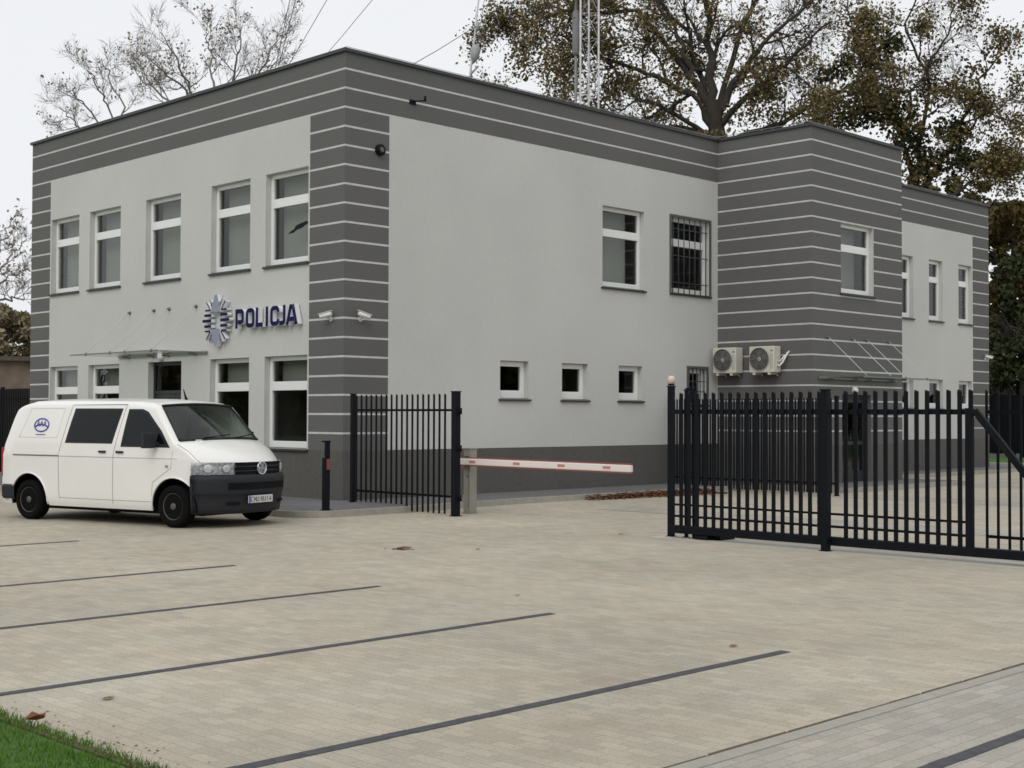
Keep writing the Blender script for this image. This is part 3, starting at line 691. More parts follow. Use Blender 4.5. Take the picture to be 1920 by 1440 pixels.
# ------------------------------------------------------------------ sliding gate and the fence behind it (right)
GY = -.75
gt = empty('sliding_gate', (9.2, GY, 0), label='black cantilever sliding gate leaf with a diagonal brace at its tail', cat='gate')
pg = picket_mesh('picket', .056, .20, 2.27, M_BLACK, .026)
pickets(gt, pg, [.26+.155*i for i in range(18)]+[.26+.155*18+.12+.155*i for i in range(13)])
for z, hh, dp in ((1.97, .035, .05), (.52, .016, .03), (.34, .016, .03)):
    b = MB(); b.box((.10, .021, z-hh), (5.0 if z > 1 else 4.93, .021+dp, z+hh)); b.build('rail', M_BLACK, gt)
b = MB(); b.box((.06, -.06, .08), (8.6, .07, .20)); b.build('bottom_beam', M_BLACK, gt, bevel=.008)
b = MB(); b.box((4.96, -.03, .201), (5.06, .04, 2.02)); b.build('frame_post', M_BLACK, gt, bevel=.006)
b = MB(); b.obox((5.86, 0, 1.06), ((7.90-5.09)/2*.55, 0, -.93), (.042*.83, 0, .042*.64), (0, .035, 0)); b.build('diagonal_brace', M_BLACK, gt, bevel=.006)
b = MB(); b.box((.42, .08, 0), (.95, .45, .12)); b.box((.55, -.05, .0), (.80, .079, .07)); b.build('guide_roller', M_BLACK, gt)
gp = empty('gate_post', (9.17, GY+.12, 0), label='black gate post with a pale beacon lamp on top', cat='post')
post(gp, 0, 0, .085, 0, 2.36)
b = MB(); b.lathe((0, 0, 2.385), (0, 0, 1), [(0, .05), (.03, .055), (.03, .045)], 14); b.build('beacon_base', M_BLACK, gp)
b = MB(); b.lathe((0, 0, 2.415), (0, 0, 1), [(0, .055), (.09, .055), (.12, .035), (.125, .01)], 16); b.build('beacon', mat('beacon_lens', (.72, .55, .48), .3), gp)
gp = empty('gate_post', (9.52, GY+.16, 0), label='black guide post just right of the beacon post', cat='post')
post(gp, -.08, 0, .045, 0, 2.30); post(gp, .07, 0, .045, 0, 2.28, foot=False)
b = MB(); b.box((-.056, -.02, 2.1), (.046, .02, 2.26)); b.box((-.08, -.03, 2.322), (.07, .03, 2.345)); b.build('crosshead', M_BLACK, gp)
gp = empty('gate_post', (12.13, GY-.14, 0), label='thick black post in front of the middle of the sliding gate', cat='post')
post(gp, 0, 0, .10, 0, 2.27)
FY = -.38
rf = empty('picket_fence', (14.25, FY, 0), label='black thin picket fence behind the diagonal brace of the sliding gate', cat='fence')
pt_ = picket_mesh('picket', .03, .12, 2.27, M_BLACK2, .025)
pickets(rf, pt_, [.02+.155*i for i in range(24)])
for z in (1.97, .32):
    b = MB(); b.box((0, .015, z-.02), (3.72, .045, z+.02)); b.build('rail', M_BLACK2, rf)
for x in (2.5,): post(rf, x, .06, .06, 0, 2.25)
yf = empty('picket_fence', (.05, 10.85, 0), label='black picket fence in the yard in front of the striped projection seen through the gate', cat='fence')
py_ = picket_mesh('picket', .038, .06, 2.36, M_BLACK2, .02)
pickets(yf, py_, [.10+.083*i for i in range(59)])
for z in (2.05, .30):
    b = MB(); b.box((.03, .012, z-.022), (5.02, .045, z+.022)); b.build('rail', M_BLACK2, yf)
for x in (0.04, 5.05): post(yf, x, .03, .08, .0, 2.38)
b = MB(); b.box((9.0, -1.0, -.03), (17.9, -.28, .007)); b.build('pale_gate_strip', mat('pale_strip', (.46, .44, .39), .9, var=.08), kind='structure')  # paler strip of ground beneath the sliding gate beam

# far left fence, far right solid panels
lf = empty('picket_fence', (-22, .9, 0), label='black picket fence at the far left behind the white van', cat='fence')
pl = picket_mesh('picket', .05, .12, 2.68, M_BLACK2, .03)
pickets(lf, pl, [.1+.12*i for i in range(63)])
for z in (2.35, .35):
    b = MB(); b.box((0, .016, z-.03), (7.6, .05, z+.03)); b.build('rail', M_BLACK2, lf)
for x in (0, 3.8, 7.6): post(lf, x, .06, .09, .1, 2.7)
sf = empty('panel_fence', (-10, 45, 0), label='tall solid black panel fence beyond the yard lawn', cat='fence')
for i in range(10):
    b = MB(); x = i*2.5; b.box((x+.06, -.02, .18), (x+2.44, .02, 2.95))
    for k in range(9): b.box((x+.10+k*.26, -.045, .22), (x+.22+k*.26, -.0205, 2.90))
    b.build('fence_panel', M_BLACK2, sf); post(sf, x, 0, .11, 0, 3.0)

# ------------------------------------------------------------------ van
ANG = R(14.6); PU = Vector((math.cos(ANG), math.sin(ANG), 0)); PV = Vector((-math.sin(ANG), math.cos(ANG), 0))
HWV = 1.035
org = Vector((2.322, -4.410, 0))
van = empty('parked_van', org, ANG, label='white panel van with a blue round logo parked in front of the station', cat='van')
van.scale = (1, 1.065, 1)
HF, HR = (-.13, .358), (-3.66, .358); AR = .485
def lerp_tab(t, x):
    if x <= t[0][0]: return t[0][1]
    for (a, va), (b_, vb) in zip(t, t[1:]):
        if x <= b_: return va+(vb-va)*(x-a)/(b_-a)
    return t[-1][1]
PROF = [(.27, .955), (.34, .985), (.55, 1.0), (1.15, 1.0), (1.20, .990), (1.28, .985), (1.40, .975), (1.7, .935), (2.0, .885), (2.2, .84)]
TOPZ = [(-4.5, 2.06), (-4.30, 2.12), (-4.0, 2.155), (-2.5, 2.17), (-1.2, 2.155), (-.85, 2.125), (-.68, 2.06), (-.17, 1.46), (-.06, 1.40), (.10, 1.315), (.25, 1.20), (.36, 1.10), (.40, 1.04)]
WID = [(-4.5, .93), (-4.42, .975), (-4.2, 1.02), (-3.8, 1.035), (-.2, 1.035), (.0, 1.02), (.15, .995), (.28, .96), (.40, .90)]
RAD = [(-4.5, .12), (-4.0, .16), (-.9, .15), (-.68, .10), (-.17, .075), (.4, .05)]
BUL = [(-1.0, 0), (-.68, .10), (-.17, .26), (.10, .32), (.40, .355)]
def vy(s, z): return lerp_tab(WID, s)*lerp_tab(PROF, z)
def bulge(s, yn):
    return lerp_tab(BUL, s)*(1-min(1, abs(yn))**(2.0 if s < -.1 else 2.6))
def lean(s, z):
    if s > -3.3: return 0
    k = min(1, (-3.3-s)/.9); return k*k*(max(0, z-1.2)*.36+max(0, z-1.9)*.25)-(k*k*.0)
def surf(s, z, off=0):
    """near-side body point"""
    y = vy(s, z)+off
    return Vector((s+bulge(s, vy(s, z)/lerp_tab(WID, s)) * 0+lean(s, z), -y, z))
def half(s):
    h_, r_ = lerp_tab(TOPZ, s), lerp_tab(RAD, s); zc = h_-r_; pts = []
    nS = 22
    for i in range(nS):
        z = .27+(zc-.27)*i/(nS-1); pts.append((vy(s, z), z))
    y0 = vy(s, zc); ry = r_*1.25
    for i in range(1, 7):
        t = R(90*i/6); pts.append((y0-ry*(1-math.cos(t)), zc+r_*math.sin(t)*.86))
    yt, zt = pts[-1]
    for i in range(1, 7):
        f = i/6; pts.append((yt*(1-f), zt+(h_+.02-zt)*(1-(1-f)**2)))
    return pts
ST = sorted(set([-4.5, -4.46, -4.42, -4.36]+[-4.28+.07*i for i in range(49)]+[-.85, -.78, -.72, -.68]+[-.68+.051*i for i in range(1, 10)]+[-.17, -.11, -.06, 0, .06, .10, .15, .20, .25, .30, .34, .37, .40]))
ST = [s for i, s in enumerate(ST) if i == 0 or s-ST[i-1] > .012]
rows = []
for s in ST:
    hp = half(s); w0 = lerp_tab(WID, s)
    pts = [(y, z) for y, z in hp]; full = [(-y, z) for y, z in pts]+[(y, z) for y, z in pts[-2::-1]]
    rows.append([[s+bulge(s, y/w0)+lean(s, z), y, z] for y, z in full])
NP = len(rows[0]); top0, top1 = 27, NP-1-27
def is_ws(i, j): return ST[i] >= -.69 and ST[i+1] <= -.16 and top0 <= j < top1
def in_arch(x, z):
    return any(math.hypot(x-hx, z-hz) < AR for hx, hz in (HF, HR))
SIDEN = 15
bm = bmesh.new(); V = [[bm.verts.new(p) for p in row] for row in rows]
keepf = {}
for i in range(len(ST)-1):
    for j in range(NP-1):
        if is_ws(i, j): continue
        c = sum((Vector(rows[a][b_]) for a, b_ in ((i, j), (i+1, j), (i+1, j+1), (i, j+1))), Vector())/4
        if (j < SIDEN or j >= NP-1-SIDEN) and in_arch(c.x, c.z): continue
        f = bm.faces.new((V[i][j], V[i+1][j], V[i+1][j+1], V[i][j+1])); f.smooth = True
# snap arch boundary
for v in bm.verts:
    if v.link_faces and any(len(e.link_faces) == 1 for e in v.link_edges):
        for hx, hz in (HF, HR):
            d = math.hypot(v.co.x-hx, v.co.z-hz)
            if .32 < d < AR+.10 and v.co.z < 1.0 and v.co.z > .29 and abs(v.co.y) > .85:
                k = AR/d; v.co.x = hx+(v.co.x-hx)*k; v.co.z = hz+(v.co.z-hz)*k
# caps front and rear: strips across between matching heights
for idx in (0, len(ST)-1):
    s = ST[idx]; w0 = lerp_tab(WID, s); hn = NP//2; prev = None; nx = 14
    for j in range(hn+1):
        yL, z = rows[idx][j][1], rows[idx][j][2]
        line = [V[idx][j]]+[bm.verts.new((s+bulge(s, (yL+(-2*yL)*k/nx)/w0)+lean(s, z), yL+(-2*yL)*k/nx, z)) for k in range(1, nx)]+[V[idx][NP-1-j]] if j < hn else [V[idx][j]]
        if prev and len(line) > 1 and j < hn:
            for k in range(nx):
                f = bm.faces.new((prev[k], prev[k+1], line[k+1], line[k])); f.smooth = True
        prev = line if len(line) > 1 else prev
for v in [v for v in bm.verts if not v.link_faces]: bm.verts.remove(v)
bmesh.ops.recalc_face_normals(bm, faces=bm.faces)
me = bpy.data.meshes.new('body'); bm.to_mesh(me); bm.free(); me.materials.append(M_PAINT)
body = bpy.data.objects.new('body', me); COL.objects.link(body); body.parent = van
# windscreen glass on the same surface
gw = MB(); wi = [i for i, s in enumerate(ST) if -.69 <= s <= -.155]
gw.grid([[Vector(rows[i][j])+Vector((-.004, 0, -.004)) for j in range(top0, top1+1)] for i in wi]); gw.build('windscreen', M_VWIND, van)
fr_ = MB()
for jj in (top0, top1): fr_.tube([Vector(rows[i][jj])+Vector((.004, 0, .004)) for i in wi], .014, 5)
for ii in (wi[0], wi[-1]): fr_.tube([Vector(rows[ii][j])+Vector((.004, 0, .006)) for j in range(top0, top1+1)], .016 if ii == wi[0] else .028, 5)
fr_.build('windscreen_seal', M_PLAST, van)
wp = MB()
for y0, y1 in ((-.55, .05), (.15, .75)):
    i2 = wi[-1]; i1 = wi[-3]
    wp.tube([(-.16+bulge(-.16, y0/1.035)+.03, y0, 1.50), (-.20+bulge(-.2, y1/1.03)+.035, y1, 1.555)], .010, 5)
wp.build('wiper', M_BLACK, van)
# side patches
def patch(name, left, right, m, off=.004, nz=8, ns=8, parent=van, side=-1, thick=0):
    z0 = max(left[0][1], right[0][1]); z1 = min(left[-1][1], right[-1][1]); rows_ = []
    zl = [z0+(z1-z0)*i/nz for i in range(nz+1)]
    lt = [(p[1], p[0]) for p in left]; rtb = [(p[1], p[0]) for p in right]
    for z in zl:
        a, c = lerp_tab(lt, z), lerp_tab(rtb, z)
        rows_.append([surf(a+(c-a)*k/ns, z, off) for k in range(ns+1)])
    if side > 0: rows_ = [[Vector((p.x, -p.y, p.z)) for p in r_] for r_ in rows_]
    b = MB(); b.grid(rows_); return b.build(name, m, parent)
for side in (-1, 1):
    sw = patch('side_window', [(-2.76, 1.39), (-2.60, 2.0)], [(-1.60, 1.36), (-1.42, 2.0)], M_PLAST, .004, side=side)
    patch('pane', [(-2.69, 1.43), (-2.55, 1.96)], [(-1.66, 1.40), (-1.48, 1.96)], M_VGLASS, .007, side=side, parent=sw)
    dw = patch('door_window', [(-1.38, 1.34), (-1.28, 1.99)], [(-.22, 1.34), (-.45, 1.62), (-.83, 1.96), (-.95, 1.99)], M_PLAST, .004, 14, side=side)
    patch('pane', [(-1.33, 1.40), (-1.24, 1.95)], [(-.33, 1.40), (-.52, 1.62), (-.88, 1.92), (-.98, 1.95)], M_VGLASS, .007, 14, side=side, parent=dw)
def seam(pts, parent, side=-1, r_=.006, m=None, name='panel_gap', off=.0):
    P2 = []
    for (a, za), (c, zc) in zip(pts, pts[1:]):
        n = max(2, int(math.hypot(c-a, zc-za)/.08))
        for k in range(n): P2.append(surf(a+(c-a)*k/n, za+(zc-za)*k/n, off))
    P2.append(surf(*pts[-1], off))
    if side > 0: P2 = [Vector((p.x, -p.y, p.z)) for p in P2]
    b = MB(); b.tube(P2, r_, 4); return b.build(name, m or M_SEAM, parent)
for side in (-1, 1):
    seam([(-1.54, .36), (-1.54, 1.25), (-1.34, 2.08)], van, side)
    seam([(-2.87, .42), (-2.90, 1.2), (-2.68, 2.06), (-1.36, 2.07)], van, side)
    seam([(-2.87, .42), (-.62, .42)], van, side, .005)
    seam([(-.62, .42), (-.60, .75), (-.18, 1.0), (-.16, 1.28)], van, side, .005)
    seam([(-4.1, 1.16), (-2.9, 1.16)], van, side, .012, mat('slide_rail', (.16, .16, .155), .6), 'sliding_door_rail', .002)
    seam([(-2.9, 1.155), (-.05, 1.155)], van, side, .004)
    seam([(-4.05, 1.48), (-2.98, 1.48), (-2.86, 2.0), (-3.85, 2.0), (-4.05, 1.48)], van, side, .007, mat('panel_crease', (.62, .61, .58), .4), 'side_panel_crease', -.002)
    for s_ in (-1.80, -1.38):
        q = surf(s_, 1.25, .02); b = MB(); b.obox((q.x, q.y*(-side if side > 0 else 1), q.z), (.085, 0, 0), (0, .012, 0), (0, 0, .018)); b.build('door_handle', M_PLAST, van, bevel=.006)
# arch lips
for hx, hz in (HF, HR):
    for side in (-1, 1):
        b = MB(); pts = []
        for k in range(0, 25):
            t = R(-8+196*k/24); x, z = hx+AR*math.cos(t), hz+AR*math.sin(t)
            if z > .29: p = surf(x, z, .004); pts.append((p.x, p.y if side < 0 else -p.y, z))
        b.tube(pts, .016, 6); b.build('wheel_arch_lip', M_PAINT, van)
        b = MB(); n = 16; rowsA = []
        for yy in (1.0, .62):
            rowsA.append([(hx+(AR-.005)*math.cos(R(-10+200*k/n)), side*yy, hz+(AR-.005)*math.sin(R(-10+200*k/n))) for k in range(n+1)])
        b.grid(rowsA); b.quad([(hx-AR, side*.62, .2), (hx+AR, side*.62, .2), (hx+AR, side*.62, hz+AR), (hx-AR, side*.62, hz+AR)]); b.build('wheel_housing', M_BLACK2, van)
# underbody, interior
b = MB(); b.box((-4.1, -.88, .21), (.40, .88, .33)); b.box((.401, -.66, .232), (.62, .66, .30)); b.build('underbody', M_BLACK2, van)
b = MB(); b.box((-1.55, -.88, .35), (-1.50, .88, 2.0)); b.build('bulkhead', mat('bulkhead_grey', (.34, .40, .36), .8), van)
b = MB(); b.box((-.30, -.85, .9), (.12, .85, 1.34)); b.box((-.22, .15, 1.34), (.05, .7, 1.40)); b.build('dashboard', M_SEAT, van, bevel=.03)
for yy in (-.5, .5):
    b = MB(); b.box((-1.15, yy-.25, .85), (-.65, yy+.25, 1.05)); b.obox((-1.16, yy, 1.35), (.06, 0, -.01), (0, .24, 0), (.05, 0, .33)); b.obox((-1.20, yy, 1.80), (.05, 0, 0), (0, .13, 0), (0, 0, .10)); b.build('seat', M_SEAT, van, bevel=.03)
b = MB(); b.tube([(-.42+.05*math.sin(2*math.pi*k/20), .48+.19*math.cos(2*math.pi*k/20), 1.33+.17*math.sin(2*math.pi*k/20)) for k in range(21)], .014, 6, cap=False); b.build('steering_wheel', M_SEAT, van)
b = MB(); b.obox((-.13+bulge(-.13, .6)-.02, -.60, 1.455), (.02, 0, .0), (0, .07, 0), (0, 0, .02)); b.build('dashboard_card', M_WHITEPL, van)
# nose: plan curve at the front
def nose(y, off, s=.40):
    w0 = HWV-.02
    yn = max(-1, min(1, y/w0))
    return .20+.60*(1-abs(yn)**3.2)+off
def band(name, y0, y1, zs, offs, m, n=28, parent=van, dx=0, smooth=True):
    rows_ = []
    for z, o_ in zip(zs, offs):
        row = []
        for k in range(n+1):
            y = y0+(y1-y0)*k/n; e = .004
            dy = 1e-3; sx = (nose(y+dy, 0)-nose(y-dy, 0))/(2*dy) if abs(y) < HWV-.03 else (-6 if y > 0 else 6)
            nrm = Vector((1, -sx, 0)).normalized()
            row.append((nose(y, 0)+nrm.x*o_+dx, y+nrm.y*o_, z))
        rows_.append(row)
    b = MB(); b.grid(rows_, smooth=smooth); return b.build(name, m, parent)
W_ = HWV-.03
# bumper as wrap-round body with returns to the arches
def wrap_path(o_):
    p = [(.30, -(HWV+o_*.5-.03))]
    for k in range(0, 31):
        y = -.995+1.99*k/30; dy = 1e-3; sx = (nose(y+dy, 0)-nose(y-dy, 0))/(2*dy); nr = Vector((1, -sx)).normalized()
        p.append((nose(y, 0)+nr.x*o_, y+nr.y*o_))
    return p+[(.30, (HWV+o_*.5-.03))]
zs_b = [.235, .245, .33, .45, .56, .57, .60, .78, .84, .885, .895]; of_b = [-.05, .0, .015, .032, .046, .056, .060, .074, .074, .050, -.02]
b = MB(); b.grid([[(x, y, z) for x, y in wrap_path(o_)] for z, o_ in zip(zs_b, of_b)])
bump_ = b.build('front_bumper', M_PLAST, van)
# side pieces of bumper reaching to the arch
for side in (-1, 1):
    b = MB(); pts = []
    rws = []
    for i in range(9):
        z = .245+(.69-.245)*i/8; xa = HF[0]+math.sqrt(max(AR**2-(z-HF[1])**2, 0)) if abs(z-HF[1]) < AR else HF[0]+.2
        rws.append([(xa+(.31-xa)*k/4, side*(vy(0, z)+.012-.012*k/4), z) for k in range(5)])
    b.grid(rws); b.build('bumper_side', M_PLAST, van)
band('lower_intake', -.62, .62, [.645, .76], [.0745, .0765], M_BLACK2)
gr = band('grille', -.53, .53, [.895, 1.10], [.03, .035], M_BLACK2)
for z in (.955, 1.03): 
    rows_ = band('grille_slat', -.52, .52, [z-.007, z+.007], [.045, .045], mat('slat_grey', (.03, .03, .032), .3), parent=gr)
for sg in (-1, 1):
    y0, y1 = (sg*.52, sg*.995)
    a, c = min(y0, y1), max(y0, y1)
    hl = band('headlight', a, c, [.895, .93, 1.06, 1.105], [.05, .058, .052, .03], M_HLG, 14)
    band('headlight_housing', a, c, [.895, 1.10], [.008, .006], mat('lamp_inner', (.36, .36, .37), .3, var=.95, vscale=16), 14, parent=hl)
    for yc, rr in ((sg*.64, .066), (sg*.84, .074)):
        b = MB(); b.lathe((nose(yc, 0)-.01, yc, .995), (1, sg*(.3 if abs(yc) < .8 else .9), 0), [(.028, rr), (.040, rr*.9), (.030, rr*.5), (.035, rr*.3)], 18); b.build('reflector_bowl', M_LAMP, hl)
# emblem: ring with V and W strokes
ev = MB(); exx = nose(0, 0)+.055
ev.tube([(exx, (.105)*math.cos(2*math.pi*k/24), .995+(.105)*math.sin(2*math.pi*k/24)) for k in range(25)], .010, 6, cap=False)
for pl_ in ([(-.043, .09), (0, .015), (.043, .09)], [(-.093, .038), (-.043, -.088), (0, -.005), (.043, -.088), (.093, .038)]):
    ev.tube([(exx, y, .995+z) for y, z in pl_], .008, 5)
ev.lathe((exx-.012, 0, .995), (1, 0, 0), [(-.01, .10), (.0, .098)], 20, 1)
ev.build('badge', [M_CHROME, mat('badge_back', (.35, .36, .38), .3, metal=.5)], van)
# licence plate
pm = MB(); xx = nose(0, 0)+.085; pm.obox((xx, -.06, .475), (.006, 0, 0), (0, .285, 0), (0, 0, .062)); plt = pm.build('licence_plate', M_PLATE, van)
pm = MB(); pm.obox((xx+.0075, -.06+.262*-1, .475), (.0015, 0, 0), (0, .02, 0), (0, 0, .058)); pm.build('plate_band', M_DECAL, plt)
GLY = {'C': [[(1, 1), (0, 1), (0, 0), (1, 0)]], 'W': [[(0, 1), (.25, 0), (.5, .7), (.75, 0), (1, 1)]], 'M': [[(0, 0), (0, 1), (.5, .4), (1, 1), (1, 0)]], 'U': [[(0, 1), (0, 0), (1, 0), (1, 1)]], 'A': [[(0, 0), (.5, 1), (1, 0)], [(.2, .35), (.8, .35)]], '1': [[(.2, .8), (.6, 1), (.6, 0)]], '0': [[(0, 0), (1, 0), (1, 1), (0, 1), (0, 0)]], '4': [[(.8, 0), (.8, 1), (0, .3), (1, .3)]], 'R': [[(0, 0), (0, 1), (1, 1), (1, .5), (0, .5)], [(.4, .5), (1, 0)]]}
pm = MB()
for k, ch in enumerate('CMU'+'R'+'U'+'14'):
    y0 = -.06-.225+k*.066+(.03 if k > 2 else 0)
    for st in GLY[ch]: pm.tube([(xx+.0075, y0+p[0]*.044, .475-.038+p[1]*.076) for p in st], .0055, 4)
pm.build('plate_characters', M_BLACK, plt)
# bonnet gap
i0 = min(i for i, s_ in enumerate(ST) if s_ >= -.11)
for jj in (24, NP-1-24):
    b = MB(); b.tube([Vector(rows[i][jj]) for i in range(i0, len(ST)-1)], .006, 4); b.build('bonnet_gap', M_SEAM, van)
for sg in (-1, 1):
    b = MB(); b.tube([(nose(y, 0)+.052, y, .42) for y in [sg*(.46+.05*k) for k in range(5)]], .022, 6); b.build('fog_light_recess', M_BLACK2, van)
# wheels
def wheel(hx, side):
    w_ = MB(); yc = side*.93
    w_.lathe((hx, yc, .358), (0, side, 0), [(-.12, .22), (-.12, .32), (-.09, .352), (-.04, .358), (.04, .358), (.085, .352), (.108, .32), (.112, .235), (.09, .225)], 40); tw = w_.build('wheel', M_RUB, van)
    r_ = MB(); r_.lathe((hx, yc, .358), (0, side, 0), [(.02, .10), (.05, .215), (.095, .228), (.10, .220), (.075, .205), (.045, .195), (.055, .14), (.075, .10), (.078, .06), (.10, .055), (.105, .03)], 36); r_.build('rim', M_RIM, tw)
    h_ = MB()
    for k in range(12):
        a = 2*math.pi*k/12; h_.lathe((hx+math.cos(a)*.165, yc+side*.056, .358+math.sin(a)*.165), (0, side, 0), [(-.005, .017), (.0, .017)], 8)
    h_.build('rim_holes', M_BLACK2, tw)
for hx in (HF[0], HR[0]):
    for side in (-1, 1): wheel(hx, side)
# mirrors
for side in (-1, 1):
    b = MB(); y = side*(HWV+.03); b.tube([(-.50, side*.98, 1.40), (-.52, side*1.08, 1.41)], .03, 8)
    b.obox((-.56, side*1.17, 1.46), (.05, side*.015, 0), (-.02, side*.11, 0), (0, 0, .13)); b.build('wing_mirror', M_PLAST, van, bevel=.035)
# rear bumper, lights, side marker, antenna, decal
b = MB(); rwz = [.36, .40, .58, .62]; rof = [-.02, .05, .06, .0]; rws = []
for z, o_ in zip(rwz, rof):
    rws.append([(-4.02, -(HWV+o_*.3), z), (-4.35, -(HWV-.01+o_*.3), z), (-4.5-o_, -.90, z), (-4.56-o_, -.5, z), (-4.56-o_, .5, z), (-4.5-o_, .90, z), (-4.35, (HWV-.01+o_*.3), z), (-4.02, (HWV+o_*.3), z)])
b.grid(rws, smooth=False); b.build('rear_bumper', M_PLAST, van)
for side in (-1, 1):
    b = MB(); b.obox((-4.46, side*.93, 1.02), (.025, 0, 0), (0, .035, 0), (0, 0, .26)); b.build('tail_light', M_RED, van, bevel=.01)
b = MB(); q = surf(-.27, 1.03, .008); b.obox(q, (.028, 0, 0), (0, .008, 0), (0, 0, .018)); b.build('side_marker', M_SEAM, van)
b = MB(); b.tube([(-1.25, .35, 2.16), (-1.27, .35, 2.20), (-1.33, .35, 2.36)], [.03, .022, .006], 8); b.build('antenna', M_BLACK, van)
dc = MB(); cs, cz = -3.42, 1.70
def dp(a, c): p = surf(cs+a, cz+c, .004); return p
dc.tube([dp(.195*math.cos(2*math.pi*k/32), .115*math.sin(2*math.pi*k/32)) for k in range(33)], .014, 4, cap=False)
dc.tube([dp(-.17+.34*k/10, .045*math.sin(math.pi*k/10)-.03) for k in range(11)], .016, 4)
for x0 in (-.09, 0, .09): dc.tube([dp(x0-.03, -.02), dp(x0, .075), dp(x0+.03, -.02)], .009, 4)
dc.tube([dp(-.12, -.17), dp(.13, -.17)], .008, 4)
dc.build('round_logo', M_DECAL, van)

# ------------------------------------------------------------------ trees
M_BARK = mat('oak_bark', (.045, .038, .032), .95, bump=.6, bscale=12, var=.25, vscale=3)
M_BARK2 = mat('grey_bark', (.21, .19, .185), .95, var=.2, vscale=3)
M_OAK = leafmat('oak_leaves', [(.07, .058, .024), (.13, .105, .042), (.19, .145, .06), (.27, .22, .11)])
M_IVY = leafmat('ivy_leaves', [(.026, .034, .016), (.048, .058, .024), (.075, .078, .035)])
M_PALE = leafmat('pale_leaves', [(.20, .165, .13), (.30, .25, .20), (.38, .32, .27)])
M_MIXL = leafmat('hedge_leaves', [(.045, .05, .02), (.09, .09, .032), (.15, .115, .045), (.21, .15, .06)])
M_AUT = leafmat('autumn_leaves', [(.055, .05, .018), (.11, .082, .03), (.18, .12, .045)])

def leaves_mesh(name, pts, size, m, parent, elong=1.5):
    pts = np.asarray(pts); n = len(pts)
    if n == 0: return
    a = rng.normal(size=(n, 3)); a /= np.linalg.norm(a, axis=1)[:, None]
    c = rng.normal(size=(n, 3)); c -= (c*a).sum(1)[:, None]*a; c /= np.linalg.norm(c, axis=1)[:, None]
    s = (size*rng.uniform(.55, 1.25, n))[:, None]
    v = np.empty((n, 4, 3)); v[:, 0] = pts-a*s*elong*.5; v[:, 1] = pts+c*s*.5-a*s*.1; v[:, 2] = pts+a*s*elong*.5; v[:, 3] = pts-c*s*.5-a*s*.1
    me = bpy.data.meshes.new(name); me.vertices.add(n*4); me.vertices.foreach_set('co', v.reshape(-1))
    me.loops.add(n*4); me.loops.foreach_set('vertex_index', np.arange(n*4, dtype=np.int32))
    me.polygons.add(n); me.polygons.foreach_set('loop_start', np.arange(0, n*4, 4, dtype=np.int32)); me.polygons.foreach_set('loop_total', np.full(n, 4, dtype=np.int32))
    me.update(calc_edges=True); me.materials.append(m); o = bpy.data.objects.new(name, me); COL.objects.link(o); o.parent = parent
    return o

RV = Vector((rt.x, rt.y, 0)).normalized(); FV = Vector((fw.x, fw.y, 0)).normalized()
class Tree:
    def __init__(s, rnd): s.mb = MB(); s.tips = []; s.r = rnd
    def branch(s, p, d, L, r_, lvl, maxl, wig=.22, up_=.05, nch=(3, 5), leafl=2, decay=.62):
        R_ = s.r; n = max(3, int(4+L*.8)); pts = [p]; rad = [r_]; d = d.normalized()
        for i in range(n):
            d = (d+Vector((R_.gauss(0, wig), R_.gauss(0, wig), R_.gauss(0, wig)+up_))*.5).normalized()
            p = p+d*(L/n); pts.append(p); rad.append(r_*(1-.72*(i+1)/n))
        s.mb.tube(pts, rad, 6 if lvl < 2 else (4 if lvl < 3 else 3), cap=False)
        if lvl >= leafl:
            for i in range(1, n+1): s.tips.append((pts[i], lvl))
        if lvl < maxl:
            s.kids(pts, rad, L, lvl, maxl, wig, up_, nch, leafl, decay)
    def kids(s, pts, rad, L, lvl, maxl, wig, up_, nch, leafl, decay, start=.25):
        R_ = s.r; k = R_.randint(*nch)
        for q in range(k):
            f = start+(1-start)*(q+R_.random())/k; x = f*(len(pts)-1); i = min(int(x), len(pts)-2); pp = pts[i].lerp(pts[i+1], x-i)
            d = (pts[i+1]-pts[i]).normalized(); a = Vector((R_.gauss(0, 1), R_.gauss(0, 1), R_.gauss(0, 1))); a = (a-d*a.dot(d)).normalized()
            an = R(R_.uniform(28, 62)); nd_ = d*math.cos(an)+a*math.sin(an)
            rr = (rad[i]*(1-(x-i))+rad[i+1]*(x-i))
            s.branch(pp, nd_, L*decay*R_.uniform(.7, 1.15), max(rr*.62, .010), lvl+1, maxl, wig, up_, nch, leafl, decay)
    def limb(s, pts, r0_, r1_, lvl, maxl, L, **k):
        P_ = []
        for a, c in zip(pts, pts[1:]):
            for q in range(4):
                P_.append(a.lerp(c, q/4)+Vector((s.r.gauss(0, .1), s.r.gauss(0, .1), s.r.gauss(0, .07)))*(1 if (q or P_) else 0))
        P_.append(pts[-1]); n = len(P_); rad = [r0_+(r1_-r0_)*(i/(n-1))**.8 for i in range(n)]
        s.mb.tube(P_, rad, 8, cap=False); s.kids(P_, rad, L, lvl, maxl, k.get('wig', .25), k.get('up_', .05), k.get('nch', (7, 9)), k.get('leafl', 2), k.get('decay', .6), k.get('start', .25))
    def leafpts(s, per, spread, keep=1.0, clump=None):
        pts = []; R_ = s.r
        for p, l in s.tips:
            if clump is not None and clump(p) < R_.random(): continue
            for k in range(per):
                if R_.random() < keep: pts.append((p.x+R_.gauss(0, spread), p.y+R_.gauss(0, spread), p.z+R_.gauss(0, spread)))
        return pts
from mathutils import noise as mnoise
def clumpf(sc, th, soft=.25, off=0):
    return lambda p: max(0, min(1, (mnoise.noise(Vector((p.x*sc+off, p.y*sc, p.z*sc)))+th)/soft))
